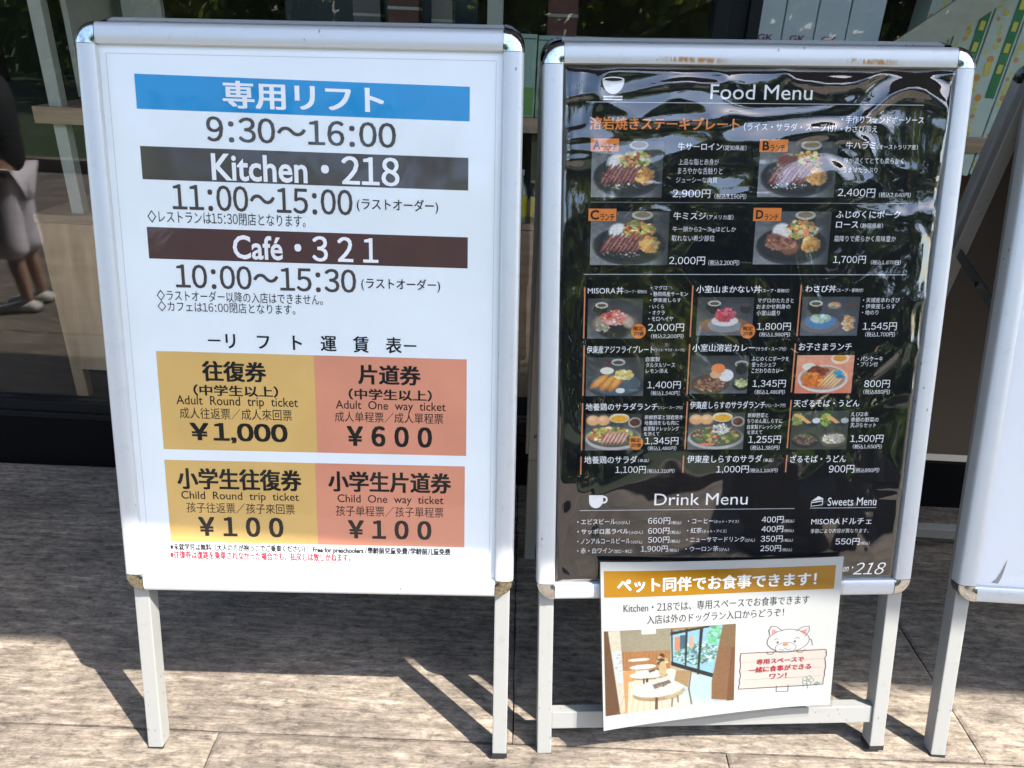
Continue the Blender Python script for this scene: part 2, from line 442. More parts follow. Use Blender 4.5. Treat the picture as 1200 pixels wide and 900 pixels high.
LIFT_TEXT = [
    ('専用リフト', -115.2, 117.3, 1069.7, 1107.4, 'w', 0.03),
    ('9:30〜16:00', -141.7, 134.1, 1022.3, 1057.8, 'd', 0.015),
    ('Kitchen・218', -137.6, 138.6, 968.2, 1009.3, 'w', 0.02),
    ('11:00〜15:00', -198.6, 68.4, 923.8, 961.3, 'd', 0.015),
    ('(ラストオーダー)', 74.7, 195.4, 930.7, 950.6, 'k', 0.01),
    ('◇レストランは15:30閉店となります。', -237.5, -2.3, 904.1, 922.7, 'k', 0.0),
    ('Café・3 2 1', -112.9, 105.4, 854.8, 892.7, 'w', 0.02),
    ('10:00〜15:30', -202.2, 71.0, 808.8, 844.7, 'd', 0.015),
    ('(ラストオーダー)', 78.7, 198.3, 813.8, 833.3, 'k', 0.01),
    ('◇ラストオーダー以降の入店はできません。', -232.9, 19.5, 788.8, 805.7, 'k', 0),
    ('◇カフェは16:00閉店となります。', -232.9, -22.9, 772.6, 788.9, 'k', 0),
    ('－リ\u3000フ\u3000ト\u3000運\u3000賃\u3000表－', -159.4, 161.5, 717.7, 743.1, 'k', 0.02),
    ('往復券', -171.7, -72.0, 666.0, 698.5, 'k', 0.035),
    ('（中学生以上）', -187.2, -54.8, 642.8, 660.6, 'k', 0.03),
    ('Adult  Round  trip  ticket', -215.2, -24.7, 623.5, 642.8, 'k', 0.004),
    ('成人往返票／成人來回票', -211.3, -34.9, 605.4, 623.5, 'k', 0),
    ('￥1,000', -197.3, -42.9, 566.2, 599.9, 'k', 0.04),
    ('片道券', 70.5, 168.0, 667.5, 699.0, 'k', 0.035),
    ('（中学生以上）', 55.1, 185.3, 642.7, 660.7, 'k', 0.03),
    ('Adult  One  way  ticket', 34.4, 206.9, 623.2, 641.3, 'k', 0.004),
    ('成人单程票／成人單程票', 32.6, 202.9, 606.3, 623.2, 'k', 0),
    ('￥６００', 50.7, 185.4, 566.7, 600.7, 'k', 0.04),
    ('小学生往復券', -223.3, -24.1, 488.7, 524.8, 'k', 0.035),
    ('Child  Round  trip  ticket', -218.6, -29.4, 468.3, 485.8, 'k', 0.004),
    ('孩子往返票／孩子來回票', -211.7, -37.1, 449.1, 466.8, 'k', 0),
    ('￥１００', -194.5, -56.5, 409.0, 443.2, 'k', 0.04),
    ('小学生片道券', 18.6, 215.8, 490.0, 525.0, 'k', 0.035),
    ('Child  One  way  ticket', 32.9, 203.4, 467.9, 485.6, 'k', 0.004),
    ('孩子单程票／孩子單程票', 29.6, 203.5, 448.6, 466.4, 'k', 0),
    ('￥１００', 48.3, 184.0, 409.6, 442.6, 'k', 0.04),
    ('※未就学児は無料（大人の方が抱っこでご乗車ください）', -243.2, -22.9, 383.2, 395.9, 'k', 0.03),
    ('Free for preschoolers / 學齡前兒童免費 / 学龄前儿童免费', -10.3, 215.0, 381.4, 395.1, 'k', 0.03),
    ('※往復券は復路を乗車されなかった場合でも、払戻しは致しかねます。', -244.2, 51.3, 368.6, 383.0, 'r', 0.03),
]
LIFT_PANELS = [
    ('band', -240.4, 1111.7, 241.1, 1064.2, 'blue'),
    ('band', -240.3, 1013.0, 239.7, 966.3, 'grey'),
    ('band', -240.0, 898.0, 239.7, 851.7, 'brown'),
    ('ticket_panel', -241.0, 711.4, 2.9, 554.6, 'yellow'),
    ('ticket_panel', 2.9, 711.4, 239.4, 554.6, 'coral'),
    ('ticket_panel', -241.5, 537.0, -1.5, 398.0, 'yellow'),
    ('ticket_panel', -1.5, 537.0, 237.5, 398.0, 'coral'),
]
MENU_TEXT = [
    ('Food Menu', -71.4, 80.4, 1109.1, 1129.9, 'w', -0.012),
    ('溶岩焼きステーキプレート', -248.3, -25.2, 1065.2, 1083.3, 'o', 0.025),
    ('（ライス・サラダ・スープ付）', -18.6, 120.7, 1065.4, 1076.9, 'w', 0),
    ('・手作りフォンドボーソース', 127.4, 252.1, 1077.4, 1087.7, 'w', 0.01),
    ('・わさび添え', 127.4, 183.2, 1064.4, 1074.1, 'w', 0.01),
    ('A', -242.5, -231.0, 1037.2, 1050.6, 'k', 0.03),
    ('ランチ', -228.4, -206.7, 1036.1, 1045.9, 'k', 0.02),
    ('牛サーロイン', -115.8, -49.0, 1037.0, 1048.0, 'w', 0.01),
    ('（愛知県産）', -47.6, -12.7, 1037.4, 1044.7, 'w', 0),
    ('上品な脂と赤身が', -113.5, -52.8, 1016.1, 1024.8, 'w', -0.005),
    ('まろやかな舌触りと', -114.1, -46.8, 1002.6, 1012.5, 'w', -0.005),
    ('ジューシーな肉質', -116.1, -53.8, 990.1, 998.8, 'w', -0.005),
    ('2,900円', -120.3, -63.1, 967.6, 980.7, 'w', 0),
    ('（税込3,190円）', -56.3, -8.0, 966.6, 974.8, 'w', 0),
    ('B', 11.6, 21.9, 1037.7, 1051.1, 'k', 0.03),
    ('ランチ', 23.5, 45.5, 1036.6, 1045.8, 'k', 0.02),
    ('牛ハラミ', 137.4, 182.4, 1040.5, 1051.5, 'w', 0.01),
    ('（オーストラリア産）', 185.9, 247.4, 1040.2, 1047.6, 'w', 0),
    ('味が濃くてとても柔らかく', 136.8, 228.0, 1019.6, 1028.3, 'w', -0.005),
    ('うま味たっぷり', 136.8, 189.3, 1006.4, 1014.5, 'w', -0.005),
    ('2,400円', 132.0, 189.5, 970.7, 983.3, 'w', 0),
    ('（税込2,640円）', 195.7, 244.8, 970.3, 977.9, 'w', 0),
    ('C', -243.7, -230.8, 935.6, 950.0, 'k', 0.03),
    ('ランチ', -228.7, -207.3, 934.4, 944.5, 'k', 0.02),
    ('牛ミスジ', -117.5, -67.7, 936.1, 947.5, 'w', 0.01),
    ('（アメリカ産）', -66.3, -25.7, 936.3, 943.9, 'w', 0),
    ('牛一頭から2〜3kgほどしか', -117.8, -20.5, 917.1, 926.0, 'w', -0.005),
    ('取れない希少部位', -118.5, -52.7, 904.2, 913.2, 'w', -0.005),
    ('2,000円', -120.9, -65.3, 868.1, 881.0, 'w', 0),
    ('（税込2,200円）', -59.8, -12.0, 867.5, 876.0, 'w', 0),
    ('D', 8.9, 20.1, 937.8, 951.1, 'k', 0.03),
    ('ランチ', 22.4, 43.5, 935.9, 944.8, 'k', 0.02),
    ('ふじのくにポーク', 132.3, 232.0, 939.6, 951.1, 'w', 0.01),
    ('ロース', 133.8, 168.3, 924.8, 934.4, 'w', 0.01),
    ('（静岡県産）', 171.8, 207.1, 924.9, 932.0, 'w', 0),
    ('霜降りで柔らかく風味豊か', 133.0, 229.3, 904.3, 913.3, 'w', -0.005),
    ('1,700円', 134.6, 185.6, 870.5, 882.9, 'w', 0),
    ('（税込1,870円）', 194.1, 241.3, 869.3, 876.4, 'w', 0),
    ('MISORA丼', -244.8, -189.2, 823.6, 834.6, 'w', 0.01),
    ('（スープ・香物付）', -187.8, -153.3, 824.9, 830.2, 'w', 0),
    ('・マグロ', -146.9, -122.3, 830.2, 836.7, 'w', 0),
    ('・静岡県産サーモン', -147.2, -89.2, 820.3, 827.5, 'w', 0),
    ('・伊東産しらす', -147.4, -99.4, 811.1, 817.7, 'w', 0),
    ('・いくら', -148.4, -125.6, 801.1, 807.7, 'w', 0),
    ('・オクラ', -148.0, -123.9, 791.8, 798.5, 'w', 0),
    ('・モロヘイヤ', -148.9, -110.0, 781.8, 789.1, 'w', 0),
    ('2,000円', -149.0, -92.3, 765.0, 777.8, 'w', 0),
    ('（税込2,200円）', -143.8, -92.5, 754.3, 761.7, 'w', 0),
    ('小室山まかない丼', -76.2, 25.5, 825.6, 837.2, 'w', 0.01),
    ('（スープ・香物付）', 25.7, 69.4, 826.3, 832.2, 'w', 0),
    ('マグロのたたきと', 21.4, 78.1, 810.4, 817.7, 'w', 0),
    ('おまかせ刺身の', 20.1, 73.4, 800.7, 808.1, 'w', 0),
    ('小室山盛り', 20.8, 57.5, 790.6, 798.4, 'w', 0),
    ('1,800円', 23.0, 76.8, 766.4, 779.1, 'w', 0),
    ('（税込1,980円）', 27.9, 76.6, 756.7, 764.1, 'w', 0),
    ('わさび丼', 94.7, 143.4, 826.6, 837.7, 'w', 0.01),
    ('（スープ・香物付）', 144.3, 186.3, 826.9, 833.0, 'w', 0),
    ('・天城産本わさび', 187.8, 246.4, 810.8, 818.4, 'w', 0),
    ('・伊東産しらす', 188.1, 240.6, 801.0, 808.6, 'w', 0),
    ('・地のり', 188.3, 214.3, 791.6, 799.1, 'w', 0),
    ('1,545円', 191.9, 246.3, 766.5, 779.5, 'w', 0),
    ('（税込1,700円）', 197.3, 244.7, 756.4, 764.6, 'w', 0),
    ('伊東産アジフライプレート', -243.9, -138.2, 731.1, 742.9, 'w', 0.01),
    ('（ライス・サラダ・スープ付）', -136.9, -88.7, 733.7, 738.7, 'w', 0),
    ('自家製', -150.4, -128.0, 717.7, 725.2, 'w', 0),
    ('タルタルソース', -150.0, -103.8, 708.5, 715.9, 'w', 0),
    ('レモン添え', -149.6, -114.3, 699.0, 706.3, 'w', 0),
    ('1,400円', -146.0, -92.7, 673.1, 686.0, 'w', 0),
    ('（税込1,540円）', -140.0, -93.4, 662.7, 670.4, 'w', 0),
    ('小室山溶岩カレー', -77.2, 22.6, 733.5, 745.7, 'w', 0.01),
    ('（サラダ・スープ付）', 24.1, 72.4, 734.4, 740.7, 'w', 0),
    ('ふじのくにポークを', 18.3, 77.9, 718.1, 725.6, 'w', 0),
    ('使ったシェフ', 19.0, 57.4, 708.6, 716.2, 'w', 0),
    ('こだわりのカレー', 19.7, 70.5, 698.7, 706.4, 'w', 0),
    ('1,345円', 22.5, 76.3, 674.8, 687.5, 'w', 0),
    ('（税込1,480円）', 27.2, 76.0, 663.8, 671.5, 'w', 0),
    ('お子さまランチ', 92.2, 177.3, 734.7, 746.7, 'w', 0.01),
    ('・パンケーキ', 188.8, 229.7, 717.2, 725.2, 'w', 0),
    ('・プリン付', 189.7, 222.3, 708.7, 716.4, 'w', 0),
    ('800円', 203.9, 245.7, 674.1, 686.8, 'w', 0),
    ('（税込880円）', 203.8, 247.1, 663.4, 671.4, 'w', 0),
    ('地養鶏のサラダランチ', -243.5, -128.1, 638.5, 650.5, 'w', 0.01),
    ('（パン・スープ付）', -127.2, -87.6, 640.0, 645.6, 'w', 0),
    ('新鮮野菜と溶岩焼き', -148.0, -87.3, 623.2, 630.5, 'w', 0),
    ('地養鶏をもも肉に', -148.3, -92.4, 614.0, 621.4, 'w', 0),
    ('自家製ドレッシング', -148.6, -91.9, 604.4, 611.9, 'w', 0),
    ('を添えて', -148.2, -123.3, 596.1, 602.8, 'w', 0),
    ('1,345円', -145.8, -91.8, 580.6, 593.7, 'w', 0),
    ('（税込1,480円）', -141.0, -94.5, 571.3, 578.7, 'w', 0),
    ('伊東産しらすのサラダランチ', -75.9, 45.7, 640.5, 652.9, 'w', 0.01),
    ('（パン・スープ付）', 46.5, 79.1, 642.4, 649.0, 'w', 0),
    ('新鮮野菜と', 18.7, 52.1, 625.7, 633.2, 'w', 0),
    ('ちりめん風しらすに', 18.4, 75.3, 616.0, 623.4, 'w', 0),
    ('自家製ドレッシング', 19.1, 74.9, 606.4, 613.9, 'w', 0),
    ('を添えて', 19.7, 44.1, 597.6, 604.6, 'w', 0),
    ('1,255円', 22.7, 75.9, 581.7, 595.2, 'w', 0),
    ('（税込1,380円）', 27.1, 74.8, 570.8, 579.0, 'w', 0),
    ('天ざるそば・うどん', 92.0, 199.3, 642.7, 655.1, 'w', 0.01),
    ('えび2本', 187.3, 216.0, 626.7, 634.2, 'w', 0),
    ('季節の野菜の', 188.2, 233.8, 617.4, 625.1, 'w', 0),
    ('天ぷらセット', 188.3, 230.5, 608.1, 615.7, 'w', 0),
    ('1,500円', 190.5, 245.1, 582.0, 595.6, 'w', 0),
    ('（税込1,650円）', 196.0, 244.2, 571.9, 579.7, 'w', 0),
    ('地養鶏のサラダ', -243.7, -157.7, 549.9, 562.8, 'w', 0.01),
    ('（単品）', -156.2, -138.1, 551.6, 557.4, 'w', 0),
    ('1,100円', -192.4, -142.6, 532.3, 545.3, 'w', 0),
    ('（税込1,210円）', -140.4, -95.4, 532.7, 540.3, 'w', 0),
    ('伊東産しらすのサラダ', -75.8, 47.3, 549.9, 562.9, 'w', 0.01),
    ('（単品）', 49.7, 66.2, 550.5, 556.6, 'w', 0),
    ('1,000円', -26.7, 26.8, 531.6, 544.8, 'w', 0),
    ('（税込1,100円）', 28.3, 75.0, 532.3, 539.9, 'w', 0),
    ('ざるそば・うどん', 94.1, 186.6, 549.3, 561.8, 'w', 0.01),
    ('900円', 159.9, 201.9, 530.7, 544.4, 'w', 0),
    ('（税込990円）', 202.8, 244.2, 531.2, 539.3, 'w', 0),
    ('Drink Menu', -126.3, 28.8, 477.2, 497.6, 'w', -0.012),
    ('Sweets Menu', 163.6, 245.5, 473.8, 488.1, 'w', 0.0),
    ('・エビスビール', -252.5, -189.0, 445.2, 454.6, 'w', 0),
    ('（小びん）', -188.2, -165.5, 444.6, 450.9, 'w', 0),
    ('660円', -135.2, -98.3, 444.2, 455.9, 'w', 0),
    ('（税込）', -96.8, -79.7, 443.6, 449.6, 'w', 0),
    ('・サッポロ黒ラベル', -252.1, -167.2, 427.6, 437.5, 'w', 0.01),
    ('（小びん）', -166.0, -142.9, 427.0, 433.3, 'w', 0),
    ('600円', -134.5, -98.9, 426.7, 438.0, 'w', 0),
    ('（税込）', -97.4, -80.3, 426.5, 432.5, 'w', 0),
    ('・ノンアルコールビール', -251.7, -163.7, 410.7, 420.4, 'w', 0),
    ('（小びん）', -162.2, -143.7, 409.9, 416.4, 'w', 0),
    ('500円', -133.9, -98.2, 410.8, 422.0, 'w', 0),
    ('（税込）', -96.6, -80.2, 410.8, 416.6, 'w', 0),
    ('・赤・白ワイン', -251.4, -192.1, 393.6, 403.6, 'w', 0),
    ('（甘口・辛口）', -190.2, -159.6, 393.5, 400.0, 'w', 0),
    ('1,900円', -145.2, -100.3, 394.5, 405.9, 'w', 0),
    ('（税込）', -98.7, -81.6, 394.7, 400.5, 'w', 0),
    ('・コーヒー', -68.7, -26.1, 445.0, 453.4, 'w', 0),
    ('（ホット・アイス）', -24.8, 16.4, 444.8, 450.8, 'w', 0),
    ('・紅茶', -69.3, -44.7, 427.7, 437.4, 'w', 0),
    ('（ホット・アイス）', -43.6, -3.1, 427.6, 433.9, 'w', 0),
    ('・ニューサマードリンク', -69.6, 27.9, 411.8, 420.9, 'w', 0),
    ('（びん）', 29.2, 46.1, 411.1, 417.2, 'w', 0),
    ('・ウーロン茶', -70.2, -14.7, 395.1, 404.5, 'w', 0),
    ('（びん）', -13.6, 3.2, 394.9, 401.0, 'w', 0),
    ('400円', 55.1, 91.6, 444.3, 456.1, 'w', 0),
    ('（税込）', 92.9, 109.7, 444.6, 450.4, 'w', 0),
    ('400円', 55.9, 92.4, 427.8, 439.2, 'w', 0),
    ('（税込）', 93.8, 110.4, 427.7, 433.1, 'w', 0),
    ('350円', 56.0, 92.8, 410.2, 421.8, 'w', 0),
    ('（税込）', 94.4, 110.3, 410.4, 415.8, 'w', 0),
    ('250円', 56.5, 91.2, 393.3, 404.6, 'w', 0),
    ('（税込）', 92.9, 110.3, 393.3, 398.8, 'w', 0),
    ('MISORAドルチェ', 138.9, 241.1, 440.6, 451.7, 'w', 0.01),
    ('季節により内容が異なります。', 139.3, 237.8, 425.2, 433.1, 'w', -0.005),
    ('550円', 183.1, 224.3, 403.7, 415.6, 'w', 0),
    ('（税込）', 225.5, 241.6, 403.6, 409.4, 'w', 0),
    ('en・', 200.8, 218.4, 355.2, 364.5, 'wi', 0.0),
    ('218', 218.4, 274.2, 349.3, 371.2, 'wi', 0.0),
    ('限定', -171.8, -155.7, 766.7, 773.7, 'k', 0.02),
    ('20食', -171.9, -154.7, 758.9, 765.6, 'k', 0.02),
    ('限定', 0.9, 16.9, 766.7, 773.5, 'k', 0.02),
    ('20食', 1.2, 17.7, 758.9, 765.5, 'k', 0.02),
    ('限定', -168.6, -152.5, 585.7, 592.6, 'k', 0.02),
    ('20食', -168.8, -151.7, 577.2, 584.0, 'k', 0.02),
]
MENU_PANELS = [
    ('badge', -245.9, 1052.9, -203.9, 1034.6, 'orange'),
    ('badge', 7.1, 1053.5, 49.8, 1035.4, 'orange'),
    ('badge', -246.5, 951.9, -204.5, 933.8, 'orange'),
    ('badge', 4.9, 954.2, 47.9, 934.7, 'orange'),
]
MENU_LINES = [
    (-254.0, 1102.9, 249.5, 1104.8, 1.0, 'line'),
    (-252.0, 852.3, 252.7, 855.5, 1.0, 'line'),
    (-248.7, 468.5, 108.6, 470.1, 1.0, 'line'),
    (134.4, 470.3, 246.7, 469.2, 1.0, 'line'),
    (-242.8, 958.7, 240.6, 964.3, 0.5, 'dot'),
    (-248.9, 834.0, -249.7, 754.5, 2.2, 'obar'),
    (-81.8, 836.8, -81.7, 756.9, 2.2, 'obar'),
    (88.9, 838.2, 87.3, 758.0, 2.2, 'obar'),
    (-248.1, 743.7, -248.3, 663.0, 2.2, 'obar'),
    (-82.4, 745.4, -80.9, 664.2, 2.2, 'obar'),
    (86.3, 745.8, 87.1, 667.1, 2.2, 'obar'),
    (-248.0, 650.5, -248.8, 572.9, 2.2, 'obar'),
    (-80.3, 652.5, -80.4, 573.2, 2.2, 'obar'),
    (86.2, 654.5, 89.0, 573.8, 2.2, 'obar'),
    (-248.6, 561.8, -249.1, 531.2, 2.2, 'obar'),
    (-81.3, 562.4, -82.0, 533.2, 2.2, 'obar'),
    (89.2, 561.8, 87.4, 532.8, 2.2, 'obar'),
]
MENU_PHOTOS = [
    ('steakA', -243.9, 1049.3, -136.9, 968.7),
    ('steakB', 8.5, 1051.1, 126.1, 970.1),
    ('steakC', -242.6, 948.1, -123.2, 868.0),
    ('steakD', 9.2, 949.1, 125.9, 869.4),
    ('misora', -243.9, 817.0, -158.4, 754.3),
    ('makanai', -72.9, 818.9, 15.8, 759.0),
    ('wasabi', 92.2, 819.7, 183.8, 758.5),
    ('fry', -244.0, 724.1, -152.5, 662.2),
    ('curry', -78.3, 727.0, 14.4, 665.6),
    ('kids', 91.6, 727.2, 183.8, 665.3),
    ('chicken', -242.8, 633.0, -152.7, 572.2),
    ('shirasu', -76.6, 634.0, 14.6, 572.5),
    ('tempura', 91.4, 636.2, 185.0, 571.3),
]
MENU_SEALS = [
    (-163.6, 765.8, 11.6),
    (9.2, 765.7, 11.7),
    (-160.4, 584.5, 11.6),
]
NOTICE_TEXT = [
    ('ペット同伴でお食事できます！', 31.7, 378.6, 247.0, 273.0, 'w', 0.03),
    ('Kitchen・218では、専用スペースでお食事できます', 42.4, 368.8, 211.4, 228.5, 'd3', 0),
    ('入店は外のドッグラン入口からどうぞ！', 82.9, 325.5, 189.3, 205.7, 'd3', 0),
    ('専用スペースで', 280.2, 367.0, 96.1, 107.3, 'r3', 0.022),
    ('一緒に食事ができる', 266.0, 381.1, 80.2, 92.1, 'r3', 0.022),
    ('ワン！', 305.1, 336.8, 64.7, 76.0, 'r3', 0.022),
]

# ------------------------------------------------------------------ pictures printed on the menu (painted procedurally)
class Pic:
    def __init__(s, w, h, top, bot):
        s.w, s.h = w, h
        t = np.linspace(0, 1, h)[:, None, None]
        s.a = np.ones((h, w, 3)) * (np.array(top) * (1 - t) + np.array(bot) * t)
        s.y, s.x = np.mgrid[0:h, 0:w]; s.x = s.x / (w - 1); s.y = s.y / (h - 1)
        s.asp = h / w
    def noise(s, n):
        g = rng.random((n + 2, n + 2)); fx = s.x * n; fy = s.y * n
        ix = fx.astype(int); iy = fy.astype(int); fx = fx - ix; fy = fy - iy
        return (g[iy, ix] * (1 - fx) + g[iy, ix + 1] * fx) * (1 - fy) + (g[iy + 1, ix] * (1 - fx) + g[iy + 1, ix + 1] * fx) * fy
    def put(s, m, c, k=1.0):
        m = np.clip(m, 0, 1)[..., None] * k; s.a = s.a * (1 - m) + np.array(c) * m; return s
    def ell(s, cx, cy, rx, ry, c, rot=0.0, soft=.08, k=1.0, rough=0.0):
        dx = s.x - cx; dy = (s.y - cy)
        X = dx * cos(rot) + dy * sin(rot); Y = -dx * sin(rot) + dy * cos(rot)
        d = np.sqrt((X / rx) ** 2 + (Y / ry) ** 2)
        if rough: d = d + (s.noise(14) - .5) * rough
        return s.put((1 - d) / soft + .5, c, k)
    def rect(s, x0, y0, x1, y1, c, k=1.0):
        return s.put(((s.x >= x0) & (s.x <= x1) & (s.y >= y0) & (s.y <= y1)).astype(float), c, k)
    def quad(s, pts, c, k=1.0):
        m = np.ones_like(s.x); n = len(pts)
        for i in range(n):
            x0, y0 = pts[i]; x1, y1 = pts[(i + 1) % n]
            cr = (x1 - x0) * (s.y - y0) - (y1 - y0) * (s.x - x0)
            m = m * np.clip(cr / max(1e-6, math.hypot(x1 - x0, y1 - y0)) * s.w * .9 + .5, 0, 1)
        return s.put(m, c, k)
    def blobs(s, cx, cy, rx, ry, cols, n, size=.03, k=1.0):
        for _ in range(int(n * 1.7)):
            a = random.uniform(0, 2 * pi); r = math.sqrt(random.random())
            c = random.choice(cols); z = size * random.uniform(.35, 1.15)
            f = random.uniform(.8, 1.15)
            s.ell(cx + rx * r * cos(a), cy + ry * r * sin(a), z, z / s.asp * random.uniform(.35, .9), [min(1, q * f) for q in c], random.uniform(0, pi), .5, k)
        return s
    def grain(s, k=.05, n=40):
        s.a = s.a * (1 + (s.noise(n)[..., None] - .5) * 2 * k); return s
    def out(s): return np.clip(s.a, 0, 1)

SALAD = [(.78, .80, .38), (.55, .66, .28), (.86, .70, .30), (.85, .45, .30), (.93, .90, .70), (.40, .52, .25), (.70, .22, .20)]
FRY = [(.93, .68, .34), (.96, .78, .46), (.85, .55, .22)]
def steak(variant):
    p = Pic(112, 88, (.36, .37, .38), (.52, .53, .53)); p.grain(.12, 20)
    p.ell(.62, .12, .42, .34, (.22, .23, .24), soft=.4, k=.6)
    p.ell(.66, .16, .13, .24, (.10, .10, .10), soft=.2); p.ell(.655, .07, .135, .085, (.72, .72, .66)); p.ell(.655, .06, .10, .055, (.50, .44, .33))
    p.ell(.50, .64, .47, .36, (.16, .18, .20)); p.ell(.50, .61, .455, .33, (.07, .08, .10)); p.ell(.5, .62, .40, .27, (.11, .12, .13), k=.7)
    p.ell(.36, .38, .13, .16, (.90, .89, .86), soft=.25)
    p.blobs(.62, .34, .20, .16, SALAD, 110, .035)
    if variant == 'D':
        for cx, cy in ((.28, .55), (.36, .62), (.48, .68)):
            p.ell(cx, cy, .14, .13, (.52, .32, .24), soft=.3, rough=.4)
        p.blobs(.36, .60, .20, .13, [(.62, .42, .32), (.42, .24, .17), (.72, .52, .42)], 60, .03)
    else:
        for k in range(9):
            x = .20 + k * .055
            yy = .60 + .02 * math.sin(k * 2.0)
            p.ell(x, yy, .030, .20, (.30, .16, .13), .42, .25)
            p.ell(x + .012, yy - .01, .020, .175, (.62 - .03 * (k % 3), .34, .33), .42, .3)
            p.ell(x + .020, yy - .02, .006, .15, (.80, .60, .56), .42, .6, .7)
        p.blobs(.40, .62, .26, .16, [(.30, .15, .12), (.76, .55, .50), (.45, .22, .20)], 60, .015, .7)
        p.blobs(.40, .80, .25, .05, [(.85, .82, .76), (.5, .48, .44)], 16, .016)
    p.blobs(.76, .62, .12, .15, FRY, 60, .035)
    if variant == 'B': p.ell(.36, .36, .14, .12, (.45, .20, .20), .6, .3)
    return p.grain(.10, 60).out()

